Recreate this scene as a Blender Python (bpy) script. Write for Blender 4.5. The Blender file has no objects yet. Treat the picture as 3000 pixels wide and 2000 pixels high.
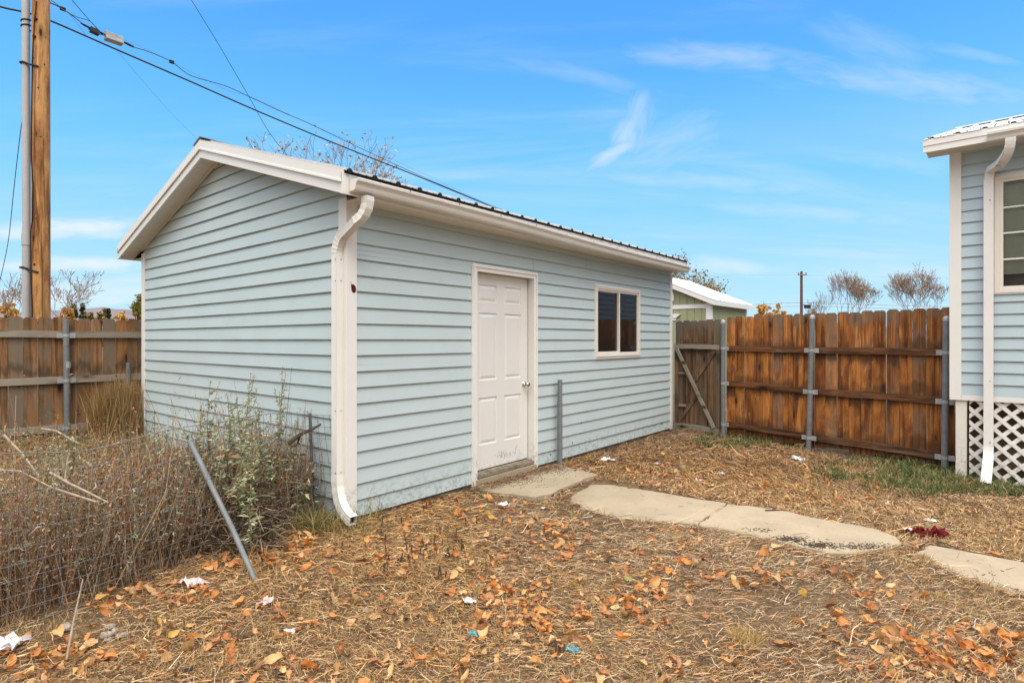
import bpy, bmesh, math, random
import numpy as np
from mathutils import Vector, Matrix, noise
random.seed(7); rng = np.random.default_rng(11)
PI = math.pi
S = bpy.context.scene
COL = S.collection

# ------------------------------------------------------------------ camera, sky, sun, exposure
F = 1664.0; HZ = 996.0; CAMZ = 1.48
cam_d = bpy.data.cameras.new('camera'); cam = bpy.data.objects.new('camera', cam_d); COL.objects.link(cam)
cam.location = (0, 0, CAMZ); cam.rotation_euler = (PI/2, 0, 0)
cam_d.sensor_width = 36; cam_d.lens = F/3000*36; cam_d.shift_y = -(1000-HZ)/3000
cam_d.clip_start = 0.05; cam_d.clip_end = 5000
S.camera = cam
SUN_EL, SUN_AZ = math.radians(54), math.radians(168)       # azimuth clockwise from +Y: high, behind the camera
W = bpy.data.worlds.new('World'); S.world = W; W.use_nodes = True
def world():
    nt = W.node_tree; N = nt.nodes; L = nt.links; N.clear()
    out = N.new('ShaderNodeOutputWorld'); bg = N.new('ShaderNodeBackground'); L.new(bg.outputs[0], out.inputs[0])
    sky = N.new('ShaderNodeTexSky'); sky.sky_type = 'NISHITA'; sky.sun_disc = False
    sky.sun_elevation = SUN_EL; sky.sun_rotation = SUN_AZ; sky.altitude = 1900; sky.air_density = 1.0; sky.dust_density = 0.6; sky.ozone_density = 1.0
    bg.inputs['Strength'].default_value = 0.14
    tc = N.new('ShaderNodeTexCoord')
    def M(op, a, b=None, c=None, clamp=False):
        n = N.new('ShaderNodeMath'); n.operation = op; n.use_clamp = clamp
        for i, v in enumerate((a, b, c)):
            if v is None: continue
            if isinstance(v, (int, float)): n.inputs[i].default_value = v
            else: L.new(v, n.inputs[i])
        return n.outputs[0]
    sep = N.new('ShaderNodeSeparateXYZ'); L.new(tc.outputs['Generated'], sep.inputs[0])
    x, y, z = sep.outputs
    def mr(v, a, b, c=0.0, d=1.0):
        n = N.new('ShaderNodeMapRange'); n.interpolation_type = 'SMOOTHSTEP'
        L.new(v, n.inputs[0]); n.inputs[1].default_value = a; n.inputs[2].default_value = b; n.inputs[3].default_value = c; n.inputs[4].default_value = d
        return n.outputs[0]
    def mix(f, a, b, mode='MIX'):
        n = N.new('ShaderNodeMix'); n.data_type = 'RGBA'; n.blend_type = mode; n.clamp_result = False
        if isinstance(f, (int, float)): n.inputs[0].default_value = f
        else: L.new(f, n.inputs[0])
        for i, v in ((6, a), (7, b)):
            if isinstance(v, tuple): n.inputs[i].default_value = (*v, 1)
            else: L.new(v, n.inputs[i])
        return n.outputs[2]
    # clouds on a high flat layer
    zz = M('ADD', M('MAXIMUM', z, 0.0), 0.12)
    cx = M('DIVIDE', x, zz); cy = M('DIVIDE', y, zz)
    def layer(sx, sy, rot, scale, detail, dist, lo, hi, off):
        v = N.new('ShaderNodeCombineXYZ'); L.new(cx, v.inputs[0]); L.new(cy, v.inputs[1])
        mp = N.new('ShaderNodeMapping'); L.new(v.outputs[0], mp.inputs[0])
        mp.inputs['Scale'].default_value = (sx, sy, 1); mp.inputs['Rotation'].default_value = (0, 0, rot); mp.inputs['Location'].default_value = (off, off*.7, off*.3)
        no = N.new('ShaderNodeTexNoise'); L.new(mp.outputs[0], no.inputs['Vector'])
        no.inputs['Scale'].default_value = scale; no.inputs['Detail'].default_value = detail; no.inputs['Roughness'].default_value = .6; no.inputs['Distortion'].default_value = dist
        return mr(no.outputs[0], lo, hi)
    c1 = layer(.35, 1.3, math.radians(-12), 1.5, 7, .5, .47, .82, 3.1)
    c2 = layer(.14, .55, math.radians(4), 1.6, 6, .3, .46, .74, 8.4)
    low = mr(z, .42, .04)                                  # more veil towards the horizon
    cl = M('MULTIPLY', c1, .34)
    cl = M('MAXIMUM', cl, M('MULTIPLY', M('MULTIPLY', c2, low), .62))
    # a few hand placed wisps (direction, half sizes, slant, strength)
    def wisp(px, py, hx, hy, slant, s):
        dx = (px-1500)/F; dz = (HZ-py)/F
        yy = M('MAXIMUM', y, .05)
        gx = M('SUBTRACT', M('DIVIDE', x, yy), dx); gz = M('SUBTRACT', M('DIVIDE', z, yy), dz)
        ca, sa = math.cos(slant), math.sin(slant)
        a = M('ADD', M('MULTIPLY', gx, ca), M('MULTIPLY', gz, sa)); b = M('SUBTRACT', M('MULTIPLY', gz, ca), M('MULTIPLY', gx, sa))
        d = M('ADD', M('POWER', M('DIVIDE', M('ABSOLUTE', a), hx/F), 2.0), M('POWER', M('DIVIDE', M('ABSOLUTE', b), hy/F), 2.0))
        v = N.new('ShaderNodeCombineXYZ'); L.new(a, v.inputs[0]); L.new(M('MULTIPLY', b, 3.5), v.inputs[1])
        no = N.new('ShaderNodeTexNoise'); L.new(v.outputs[0], no.inputs['Vector']); no.inputs['Scale'].default_value = 14; no.inputs['Detail'].default_value = 5; no.inputs['Distortion'].default_value = .6
        d2 = M('ADD', d, M('MULTIPLY', M('SUBTRACT', no.outputs[0], .5), 2.2))
        return M('MULTIPLY', M('MULTIPLY', mr(d2, 1.5, -.9), s), mr(y, 0, .1))
    for w in ((1840, 395, 60, 60, math.radians(62), .55), (1790, 455, 95, 26, math.radians(28), .65), (1870, 340, 80, 50, math.radians(72), .4), (1960, 420, 190, 80, math.radians(20), .3), (2100, 165, 300, 42, math.radians(-3), .36), (2700, 250, 420, 55, math.radians(-8), .36), (2560, 130, 200, 60, math.radians(-20), .2), (1700, 220, 260, 30, math.radians(-14), .2), (2850, 160, 170, 22, math.radians(-12), .22), (200, 670, 330, 34, math.radians(1), .95), (220, 775, 330, 26, 0, .9), (2120, 780, 150, 30, math.radians(-6), .55), (2050, 530, 560, 30, math.radians(-4), .32), (2350, 620, 380, 26, math.radians(-5), .3), (2600, 470, 300, 30, math.radians(-8), .2), (2400, 735, 230, 12, math.radians(-2), .22), (60, 880, 500, 24, 0, .85), (2650, 800, 420, 40, 0, .35)):
        cl = M('MAXIMUM', cl, wisp(*w))
    graded = mix(.55, mix(1.0, sky.outputs[0], (.62, 1.15, 1.45), 'MULTIPLY'), (.50, 2.5, 6.3))
    horiz = mr(z, .34, -.02)
    blue = mix(mr(z, .52, .2, 0, .8), graded, (1.02, 3.35, 5.4))
    blue = mix(M('MULTIPLY', horiz, .9), blue, (3.0, 4.5, 5.2))
    front = mix(cl, blue, (4.8, 5.0, 5.3))
    # thin overcast added out of view behind and above the camera for soft neutral light
    back = M('MAXIMUM', mr(y, .15, -.25), mr(z, .62, .85))
    no = N.new('ShaderNodeTexNoise'); L.new(tc.outputs['Generated'], no.inputs['Vector']); no.inputs['Scale'].default_value = 2.2; no.inputs['Detail'].default_value = 4
    oc = mix(mr(no.outputs[0], .3, .7), (6.0, 5.8, 5.5), (8.4, 8.0, 7.5))
    lum = mr(z, -.02, .95, .14, 2.45)
    oc2 = N.new('ShaderNodeVectorMath'); oc2.operation = 'SCALE'; L.new(oc, oc2.inputs[0]); L.new(lum, oc2.inputs['Scale'])
    fin = mix(M('MULTIPLY', back, .95), front, oc2.outputs[0])
    L.new(fin, bg.inputs['Color'])
world()
sl = bpy.data.lights.new('sun', 'SUN'); sl.energy = 1.0; sl.angle = math.radians(26); sl.color = (1, .93, .84)
sun = bpy.data.objects.new('sun', sl); COL.objects.link(sun)
_d = Vector((math.sin(SUN_AZ)*math.cos(SUN_EL), math.cos(SUN_AZ)*math.cos(SUN_EL), math.sin(SUN_EL)))
sun.rotation_euler = _d.to_track_quat('Z', 'Y').to_euler()
S.view_settings.view_transform = 'Standard'; S.view_settings.look = 'None'; S.view_settings.exposure = 0.46; S.view_settings.gamma = 1
S.render.engine = 'CYCLES'; S.cycles.max_bounces = 6; S.cycles.transparent_max_bounces = 6

# ------------------------------------------------------------------ geometry of the place
A_SH = math.radians(50.33)                                 # direction of the shed's long front wall
U = Vector((math.cos(A_SH), math.sin(A_SH))); V = Vector((-U.y, U.x))
C0 = Vector((-1.316, 4.534))
def sh(t, s): p = C0 + U*t + V*s; return p.x, p.y
def sst(a, b, x):
    x = np.clip((x-a)/(b-a), 0, 1); return x*x*(3-2*x)
def gz(x, y):                                              # height of the ground
    x = np.asarray(x, float); y = np.asarray(y, float)
    d = (x-C0.x)*(-V.x)+(y-C0.y)*(-V.y)                    # distance out from the shed front
    z = -.095*sst(.1, 2.2, d)
    z = z + .12*sst(.3, 5.5, -d)*sst(-1.2, -3.0, x)
    z = z + .012*np.sin(x*2.1+.7)*np.cos(y*1.7+.3) + .007*np.sin(x*5.3+y*3.1) + .006*np.cos(x*3.7-y*6.1+1)
    return z
def at(px, py, Y): return Vector(((px-1500)/F*Y, Y, CAMZ-(py-HZ)/F*Y))
def onground(px, py):
    Y = 4.
    for _ in range(25):
        p = at(px, py, 1.); k = float(gz(p.x*Y, Y)); Y = (CAMZ-k)*F/(py-HZ)
    return Vector(((px-1500)/F*Y, Y, k))

# ------------------------------------------------------------------ helpers
def tag(o, label=None, cat=None, group=None, kind=None):
    if label: o['label'] = label
    if cat: o['category'] = cat
    if group: o['group'] = group
    if kind: o['kind'] = kind
    return o
def empty(name, loc=(0, 0, 0), rz=0.0):
    o = bpy.data.objects.new(name, None); COL.objects.link(o); o.location = loc; o.rotation_euler = (0, 0, rz); o.empty_display_size = .2
    return o
def link(name, me, mat, parent=None, bevel=0):
    o = bpy.data.objects.new(name, me); COL.objects.link(o)
    if mat is not None and not me.materials: me.materials.append(mat)
    if parent: o.parent = parent
    if bevel:
        b = o.modifiers.new('bevel', 'BEVEL'); b.width = bevel; b.segments = 2; b.limit_method = 'ANGLE'
    return o
class MB:
    def __init__(s): s.v = []; s.f = []; s.sm = []
    def add(s, vs, fs, smooth=False):
        n = len(s.v); s.v += [tuple(v) for v in vs]; s.f += [tuple(i+n for i in f) for f in fs]; s.sm += [smooth]*len(fs); return s
    def box(s, a, b, R=None, o=None):                       # box from corner a to corner b, optional rotation R about o
        x0, y0, z0 = a; x1, y1, z1 = b
        vs = [(x0,y0,z0),(x1,y0,z0),(x1,y1,z0),(x0,y1,z0),(x0,y0,z1),(x1,y0,z1),(x1,y1,z1),(x0,y1,z1)]
        if R is not None: vs = [R @ Vector(v) + (Vector(o) if o is not None else Vector()) for v in vs]
        return s.add(vs, [(0,3,2,1),(4,5,6,7),(0,1,5,4),(1,2,6,5),(2,3,7,6),(3,0,4,7)])
    def beam(s, p, q, w, h, up=(0, 0, 1)):                  # rectangular bar from p to q
        p = Vector(p); q = Vector(q); d = (q-p).normalized(); u = Vector(up); a = d.cross(u).normalized(); u = a.cross(d)
        vs = [c+a*i*w/2+u*j*h/2 for c in (p, q) for i, j in ((-1,-1),(1,-1),(1,1),(-1,1))]
        return s.add(vs, [(0,3,2,1),(4,5,6,7),(0,1,5,4),(1,2,6,5),(2,3,7,6),(3,0,4,7)])
    def prism(s, poly, ext):                                # polygon of 3D points, extruded by vector ext
        n = len(poly); e = Vector(ext); vs = [Vector(p) for p in poly]+[Vector(p)+e for p in poly]
        return s.add(vs, [tuple(range(n))[::-1], tuple(range(n, 2*n))]+[(i,(i+1)%n,n+(i+1)%n,n+i) for i in range(n)])
    def tube(s, pts, rad, n=8, cap=True, sect=None, smooth=True):
        pts = [Vector(p) for p in pts]; m = len(pts)
        if not isinstance(rad, (list, tuple)): rad = [rad]*m
        rings = []; ref = None
        for i, p in enumerate(pts):
            d = (pts[min(i+1, m-1)]-pts[max(i-1, 0)]).normalized()
            if ref is None: ref = Vector((0, 0, 1)) if abs(d.z) < .9 else Vector((1, 0, 0))
            a = d.cross(ref)
            if a.length < 1e-4: a = d.cross(Vector((0, 1, 0)))
            a.normalize(); b = a.cross(d).normalized(); ref = b
            if sect: rings.append([p+a*x*rad[i]+b*y*rad[i] for x, y in sect])
            else: rings.append([p+(a*math.cos(2*PI*k/n)+b*math.sin(2*PI*k/n))*rad[i] for k in range(n)])
        k = len(rings[0]); vs = [v for r in rings for v in r]
        fs = [(i*k+j, i*k+(j+1)%k, (i+1)*k+(j+1)%k, (i+1)*k+j) for i in range(m-1) for j in range(k)]
        s.add(vs, fs, smooth)
        if cap: s.add(rings[0], [tuple(range(k))[::-1]]); s.add(rings[-1], [tuple(range(k))])
        return s
    def build(s, name, mat, parent=None, bevel=0, weld=False):
        me = bpy.data.meshes.new(name); me.from_pydata(s.v, [], s.f)
        me.polygons.foreach_set('use_smooth', s.sm); me.update()
        return link(name, me, mat, parent, bevel)
def big_mesh(name, verts, quads, colors=None, smooth=False):
    me = bpy.data.meshes.new(name); nv = len(verts); nf = len(quads)
    me.vertices.add(nv); me.vertices.foreach_set('co', np.asarray(verts, np.float32).ravel())
    me.loops.add(nf*4); me.loops.foreach_set('vertex_index', np.asarray(quads, np.int32).ravel())
    me.polygons.add(nf); me.polygons.foreach_set('loop_start', np.arange(0, nf*4, 4, dtype=np.int32)); me.polygons.foreach_set('loop_total', np.full(nf, 4, np.int32))
    if smooth: me.polygons.foreach_set('use_smooth', np.ones(nf, bool))
    me.update(calc_edges=True)
    if colors is not None:
        ca = me.color_attributes.new('tint', 'FLOAT_COLOR', 'POINT')
        c = np.ones((nv, 4), np.float32); c[:, :3] = colors; ca.data.foreach_set('color', c.ravel())
    return me
def ribbons(P0, P1, sag, w, prof=(1, 1, .25), col=None, wdir=None):
    """thin bent strips from P0 to P1; sag = offset of the middle; returns verts, quads, colours"""
    n = len(P0); d = P1-P0; ln = np.linalg.norm(d, axis=1, keepdims=True)+1e-9; d = d/ln
    r = rng.normal(size=(n, 3)) if wdir is None else wdir
    a = np.cross(d, r); a /= (np.linalg.norm(a, axis=1, keepdims=True)+1e-9)
    w = np.asarray(w).reshape(-1, 1)*np.ones((n, 1)); Pm = (P0+P1)/2+sag
    v = np.empty((n, 6, 3))
    for k, (p, f) in enumerate(((P0, prof[0]), (Pm, prof[1]), (P1, prof[2]))):
        v[:, 2*k] = p-a*w*f/2; v[:, 2*k+1] = p+a*w*f/2
    i = (np.arange(n)*6)[:, None]
    q = np.stack([i+[0, 1, 3, 2], i+[2, 3, 5, 4]], 1).reshape(-1, 4)
    c = None if col is None else np.repeat(col, 6, axis=0)
    return v.reshape(-1, 3), q, c
def join(parts):
    V_, Q, K = [], [], []; off = 0
    for v, q, c in parts:
        V_.append(v); Q.append(q+off); K.append(c); off += len(v)
    return np.concatenate(V_), np.concatenate(Q), np.concatenate(K)
def palette(n, cols, wts, jit=.15):
    cols = np.array(cols); i = rng.choice(len(cols), n, p=np.array(wts)/sum(wts))
    c = cols[i]*(1+rng.normal(size=(n, 1))*jit)*(1+rng.normal(size=(n, 3))*jit*.25)
    return np.clip(c, .005, .9)

# ------------------------------------------------------------------ materials
class NT:
    def __init__(s, name, rough=.6, spec=.3, metal=0.0):
        s.m = bpy.data.materials.new(name); s.m.use_nodes = True; s.t = s.m.node_tree; s.N = s.t.nodes; s.L = s.t.links
        s.b = s.N['Principled BSDF']; s.b.inputs['Roughness'].default_value = rough; s.b.inputs['Specular IOR Level'].default_value = spec; s.b.inputs['Metallic'].default_value = metal
        s.tc = s.N.new('ShaderNodeTexCoord')
    def put(s, sock, v):
        if isinstance(v, (int, float)): sock.default_value = v
        elif isinstance(v, tuple): sock.default_value = (*v, 1) if len(v) == 3 and sock.type == 'RGBA' else v
        else: s.L.new(v, sock)
    def math(s, op, a, b=0.0, clamp=False):
        n = s.N.new('ShaderNodeMath'); n.operation = op; n.use_clamp = clamp; s.put(n.inputs[0], a); s.put(n.inputs[1], b); return n.outputs[0]
    def map(s, scale=(1, 1, 1), loc=(0, 0, 0), rot=(0, 0, 0), src='Object'):
        n = s.N.new('ShaderNodeMapping'); s.L.new(s.tc.outputs[src], n.inputs[0]); n.inputs['Scale'].default_value = scale; n.inputs['Location'].default_value = loc; n.inputs['Rotation'].default_value = rot; return n.outputs[0]
    def noise(s, vec, scale, detail=4, rough=.55, dist=0.0):
        n = s.N.new('ShaderNodeTexNoise'); s.put(n.inputs['Vector'], vec); n.inputs['Scale'].default_value = scale; n.inputs['Detail'].default_value = detail; n.inputs['Roughness'].default_value = rough; n.inputs['Distortion'].default_value = dist; return n.outputs[0]
    def voro(s, vec, scale, feat='F1'):
        n = s.N.new('ShaderNodeTexVoronoi'); n.feature = feat; s.put(n.inputs['Vector'], vec); n.inputs['Scale'].default_value = scale; return n
    def mr(s, v, a, b, c=0.0, d=1.0):
        n = s.N.new('ShaderNodeMapRange'); n.interpolation_type = 'SMOOTHSTEP'; s.put(n.inputs[0], v)
        for i, k in enumerate((a, b, c, d)): n.inputs[i+1].default_value = k
        return n.outputs[0]
    def mix(s, f, a, b, mode='MIX'):
        n = s.N.new('ShaderNodeMix'); n.data_type = 'RGBA'; n.blend_type = mode; s.put(n.inputs[0], f); s.put(n.inputs[6], a); s.put(n.inputs[7], b); return n.outputs[2]
    def ramp(s, f, stops):
        n = s.N.new('ShaderNodeValToRGB'); s.put(n.inputs[0], f); e = n.color_ramp.elements
        while len(e) < len(stops): e.new(.5)
        for k, (p, c) in zip(e, stops): k.position = p; k.color = (*c, 1)
        return n.outputs[0]
    def island(s): return s.N.new('ShaderNodeNewGeometry').outputs['Random Per Island']
    def objrand(s): return s.N.new('ShaderNodeObjectInfo').outputs['Random']
    def sepz(s, vec):
        n = s.N.new('ShaderNodeSeparateXYZ'); s.put(n.inputs[0], vec); return n.outputs
    def bump(s, h, strength=.3, dist=.01):
        n = s.N.new('ShaderNodeBump'); s.put(n.inputs['Height'], h); n.inputs['Strength'].default_value = strength; n.inputs['Distance'].default_value = dist; s.L.new(n.outputs[0], s.b.inputs['Normal'])
    def color(s, c): s.put(s.b.inputs['Base Color'], c); return s
def painted(name, col, rough=.45, dirt=.12, dcol=(.30, .25, .19), spec=.35, grime_z=None):
    t = NT(name, rough, spec); p = t.map()
    n1 = t.noise(p, 2.3, 5); n2 = t.noise(t.map(scale=(6, 6, 1.2)), 4, 6, .7)
    c = t.mix(t.mr(n1, .3, .75, 0, .35), col, tuple(k*.88 for k in col))
    c = t.mix(t.mr(n2, .58, .85, 0, dirt), c, dcol)
    if grime_z:                                             # splashed soil low on the wall
        z = t.sepz(p)[2]; sp = t.noise(p, 22, 5, .75)
        k = t.math('MULTIPLY', t.mr(z, grime_z, .02), t.mr(sp, .46, .64)); c = t.mix(t.math('MULTIPLY', k, .6), c, (.22, .18, .12))
    t.bump(t.noise(p, 60, 3), .05, .002)
    return t.color(c).m
def metal(name, col, rough=.45, met=.7):
    t = NT(name, rough, .5, met); p = t.map()
    n = t.noise(p, 9, 6, .7); v = t.voro(p, 60).outputs['Distance']
    c = t.mix(t.mr(n, .3, .75), col, tuple(k*.6 for k in col)); c = t.mix(t.mr(v, .2, .6, 0, .25), c, tuple(k*1.25 for k in col))
    t.put(t.b.inputs['Roughness'], t.mr(n, .3, .8, rough-.1, rough+.2)); t.bump(n, .15, .003)
    return t.color(c).m
def plain(name, col, rough=.7, spec=.3, var=.25, sc=8):
    t = NT(name, rough, spec); n = t.noise(t.map(), sc, 5)
    return t.color(t.mix(t.mr(n, .3, .75), col, tuple(k*(1-var) for k in col))).m
def tinted(name, rough=.7, spec=.2, trans=0.0):
    t = NT(name, rough, spec); a = t.N.new('ShaderNodeVertexColor'); a.layer_name = 'tint'
    t.color(a.outputs[0])
    return t.m
def wood(name, warm, mid, grey, dark, weather=.5, stain=(.95,), top=None, axis=2, wear_z=None, stainw=.07, topk=.85):
    """fence boards: every board its own tone, long grain, knots, grey weathering, dark runs near the rails"""
    t = NT(name, .75, .2); isl = t.island(); obj = t.tc.outputs['Object']
    off = t.N.new('ShaderNodeVectorMath'); off.operation = 'SCALE'; cmb = t.N.new('ShaderNodeCombineXYZ')
    t.put(cmb.inputs[0], t.math('MULTIPLY', isl, 37.0)); t.put(cmb.inputs[1], t.math('MULTIPLY', isl, 91.0)); t.put(cmb.inputs[2], t.math('MULTIPLY', isl, 53.0))
    add = t.N.new('ShaderNodeVectorMath'); add.operation = 'ADD'; t.put(add.inputs[0], obj); t.L.new(cmb.outputs[0], add.inputs[1])
    def m(sc):
        n = t.N.new('ShaderNodeMapping'); t.L.new(add.outputs[0], n.inputs[0]); n.inputs['Scale'].default_value = sc; return n.outputs[0]
    lo = [1, 1, 1]; lo[axis] = .10
    g1 = t.noise(m(tuple(k*38 for k in lo)), 1.0, 6, .65, .6)             # fine grain
    lo2 = [1, 1, 1]; lo2[axis] = .22
    g2 = t.noise(m(tuple(k*9 for k in lo2)), 1.0, 4, .6, .8)              # broad streaks
    g3 = t.noise(m((3.2, 3.2, 3.2)), 1.0, 4, .6)                          # blotches
    k = [9, 9, 9]; k[axis] = 3.0
    kn = t.voro(m(tuple(k)), .62).outputs['Distance']
    base = t.mix(t.mr(g2, .35, .65), warm, mid)
    base = t.mix(t.mr(g1, .45, .7, 0, .55), base, tuple(c*.45 for c in mid))
    wv = t.math('ADD', t.math('MULTIPLY', t.math('SUBTRACT', isl, .5), .55), t.math('ADD', t.math('MULTIPLY', g3, .9), t.math('MULTIPLY', g2, .35)))
    lo4 = [17, 17, 17]; lo4[axis] = .55; g4 = t.noise(m(tuple(lo4)), 1.0, 4, .6, .9)
    base = t.mix(t.mr(g4, .50, .62, 0, .82), base, tuple(c*.36 for c in mid)); base = t.mix(t.mr(g4, .40, .31, 0, .55), base, tuple(min(.6, c*1.1+.12) for c in warm))
    base = t.mix(t.mr(t.math('FRACT', t.math('MULTIPLY', isl, 7.3)), .35, .95, 0, .75), base, t.mix(.5, base, tuple(c*.42 for c in mid)))
    base = t.mix(t.mr(t.math('ADD', g1, t.math('MULTIPLY', g3, .5)), .86, 1.02, 0, .6), base, tuple(min(.7, c*1.25+.10) for c in warm))
    base = t.mix(t.mr(wv, 1.08-weather, 1.42-weather*.9, 0, .85), base, grey)
    base = t.mix(t.mr(kn, .30, .16, 0, .5), base, tuple(c*.5 for c in mid)); base = t.mix(t.mr(kn, .15, .07), base, tuple(c*.6 for c in dark))
    z = t.sepz(obj)[2]
    wob = t.math('ADD', t.math('MULTIPLY', t.math('SUBTRACT', g2, .5), .34), t.math('MULTIPLY', t.math('SUBTRACT', t.math('FRACT', t.math('MULTIPLY', isl, 13.7)), .5), .16))
    for h in stain:                                                      # dark run marks under and over each rail
        d = t.math('ABSOLUTE', t.math('SUBTRACT', t.math('ADD', z, wob), h))
        base = t.mix(t.mr(d, stainw+.07, stainw-.03, 0, .6), base, dark)
    if top:
        base = t.mix(t.mr(t.math('ADD', z, wob), top-.15, top-.01, 0, topk), base, grey)
    if wear_z:
        base = t.mix(t.mr(t.math('ADD', z, wob), wear_z, .0, 0, .7), base, dark)
    t.bump(t.math('ADD', g1, t.math('MULTIPLY', g2, .6)), .5, .004)
    return t.color(base).m

M = {}
M['siding'] = painted('blue_vinyl', (.485, .58, .602), .5, .10, (.30, .30, .27), .3, grime_z=.42)
M['siding_house'] = painted('blue_vinyl_house', (.455, .555, .61), .5, .06, (.30, .30, .27), .3)
M['trim'] = painted('cream_trim', (.79, .78, .75), .42, .16, (.42, .34, .25))
M['trim_low'] = painted('cream_trim_worn', (.79, .78, .75), .42, .25, (.35, .28, .2), grime_z=.5)
M['gutter'] = painted('gutter_paint', (.77, .755, .72), .35, .40, (.33, .26, .18), .5)
M['white'] = painted('white_paint', (.80, .78, .76), .4, .10)
M['door'] = painted('door_paint', (.73, .725, .71), .38, .12, (.5, .46, .4), grime_z=.30)
M['soffit'] = painted('soffit_vinyl', (.72, .68, .61), .5, .12)
M['roof_metal'] = metal('grey_roof_metal', (.33, .34, .345), .42, .35)
M['roof_white'] = painted('white_roof_metal', (.78, .78, .76), .3, .12, (.4, .36, .3), .6)
M['dark'] = plain('dark_interior', (.02, .018, .016), .9)
M['closure'] = plain('black_foam_closure', (.02, .02, .02), .8)
M['conc_low'] = plain('old_foundation', (.30, .25, .19), .9, .1, .5, 14)
M['galv'] = metal('galvanised_steel', (.20, .215, .225), .65, .1)
M['galv_lt'] = metal('bright_galvanised', (.42, .43, .43), .55, .3)
M['chrome'] = metal('brushed_nickel', (.62, .58, .52), .25, 1.0)
M['rust'] = metal('rusty_steel', (.12, .12, .12), .7, .2)
M['alu'] = painted('window_frame', (.76, .72, .66), .35, .12)
M['rubber'] = plain('black_rubber', (.015, .015, .016), .5, .4)
M['conduit'] = plain('grey_plastic_conduit', (.46, .47, .49), .4, .4, .12, 3)
def glass():
    t = NT('window_glass', .03, .5); t.color((.012, .012, .013)); n = t.noise(t.map(), 1.3, 2); t.bump(n, .05, .02)
    t.put(t.b.inputs['Roughness'], t.mr(t.noise(t.map(), 5, 4), .4, .8, .02, .12)); return t.m
M['glass'] = glass()
def clear_glass():
    t = NT('clear_glass', .02, .5); t.color((1, 1, 1)); t.b.inputs['Transmission Weight'].default_value = 1.0; t.b.inputs['IOR'].default_value = 1.3
    gl = t.N.new('ShaderNodeBsdfGlossy'); gl.inputs['Roughness'].default_value = .02; tr = t.N.new('ShaderNodeBsdfTransparent'); tr.inputs[0].default_value = (.86, .9, .88, 1)
    fr = t.N.new('ShaderNodeFresnel'); fr.inputs[0].default_value = 1.5; mx = t.N.new('ShaderNodeMixShader')
    t.L.new(fr.outputs[0], mx.inputs[0]); t.L.new(tr.outputs[0], mx.inputs[1]); t.L.new(gl.outputs[0], mx.inputs[2]); t.L.new(mx.outputs[0], t.N['Material Output'].inputs[0]); return t.m
M['clear'] = clear_glass()
M['fenceR'] = wood('stained_cedar', (.56, .225, .055), (.23, .075, .024), (.19, .14, .10), (.045, .024, .014), .40, (1.42, .86, .21), top=1.93, wear_z=.25, topk=.6, stainw=.075)
M['fenceL'] = wood('weathered_cedar', (.40, .19, .07), (.21, .115, .055), (.20, .16, .12), (.05, .036, .026), .58, (1.0,), top=2.0, stainw=.03)
M['gate'] = wood('grey_gate_boards', (.27, .155, .08), (.16, .095, .055), (.165, .135, .105), (.03, .02, .014), .56, (1.38,), top=1.8)
M['railR'] = wood('rail_wood_stained', (.20, .085, .035), (.09, .04, .02), (.13, .09, .065), (.02, .012, .008), .45, (9,), axis=0)
M['railL'] = wood('rail_wood_grey', (.30, .23, .16), (.22, .17, .12), (.33, .29, .24), (.06, .05, .04), .75, (9,), axis=0)
M['polewood'] = wood('pole_wood', (.54, .28, .105), (.30, .13, .045), (.36, .24, .13), (.06, .03, .015), .25, (99,))
# ------------------------------------------------------------------ ground, hills, path
def ground():
    a = np.concatenate([-np.geomspace(900, 12, 26), np.arange(-11, 11.01, .08), np.geomspace(12, 900, 26)])
    b = np.concatenate([-np.geomspace(300, 3, 10), np.arange(-1.5, 12.01, .08), np.geomspace(13, 1200, 28)])
    X, Y = np.meshgrid(a, b); near = (np.abs(X) < 12) & (Y > -3) & (Y < 13)
    Z = gz(X, Y)
    r2 = np.random.default_rng(3).normal(size=X.shape)*.006
    Z = np.where(near, Z+r2, Z)
    # soil stands a few cm below the slabs beside the path, and piles up nowhere on it
    for poly, zt in SLABS:
        ins = inpoly(X, Y, poly); Z = np.where(ins, np.minimum(Z, zt-.03), Z)
    v = np.stack([X, Y, Z], -1).reshape(-1, 3); h, w = X.shape
    i = (np.arange(h-1)[:, None]*w+np.arange(w-1)).ravel()
    me = big_mesh('ground', v, np.stack([i, i+1, i+w+1, i+w], 1), smooth=True)
    t = NT('dry_ground', .95, .1); p = t.map()
    n1 = t.noise(p, 1.1, 5, .6); n2 = t.noise(p, 14, 7, .75, .5); n3 = t.noise(p, 70, 4, .7, 1.5)
    c = t.mix(t.mr(n1, .35, .65), (.20, .135, .08), (.13, .088, .055))
    c = t.mix(t.mr(n3, .5, .66, 0, .75), c, (.36, .25, .14)); c = t.mix(t.mr(n2, .55, .75, 0, .8), c, (.055, .038, .026))
    t.bump(t.math('ADD', n2, t.math('MULTIPLY', n3, .5)), .9, .03)
    o = link('ground', me, t.color(c).m); tag(o, kind='structure')
def inpoly(x, y, poly):
    x = np.asarray(x); y = np.asarray(y); ins = np.zeros(np.broadcast(x, y).shape, bool); n = len(poly)
    for i in range(n):
        x0, y0 = poly[i]; x1, y1 = poly[(i+1) % n]
        if y0 == y1: continue
        ins ^= ((y0 > y) != (y1 > y)) & (x < (x1-x0)*(y-y0)/(y1-y0)+x0)
    return ins
def slab_pts(px):
    pts = [onground(x*1.2755, y*1.2755) for x, y in px]
    return [(p.x, p.y) for p in pts]
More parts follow.
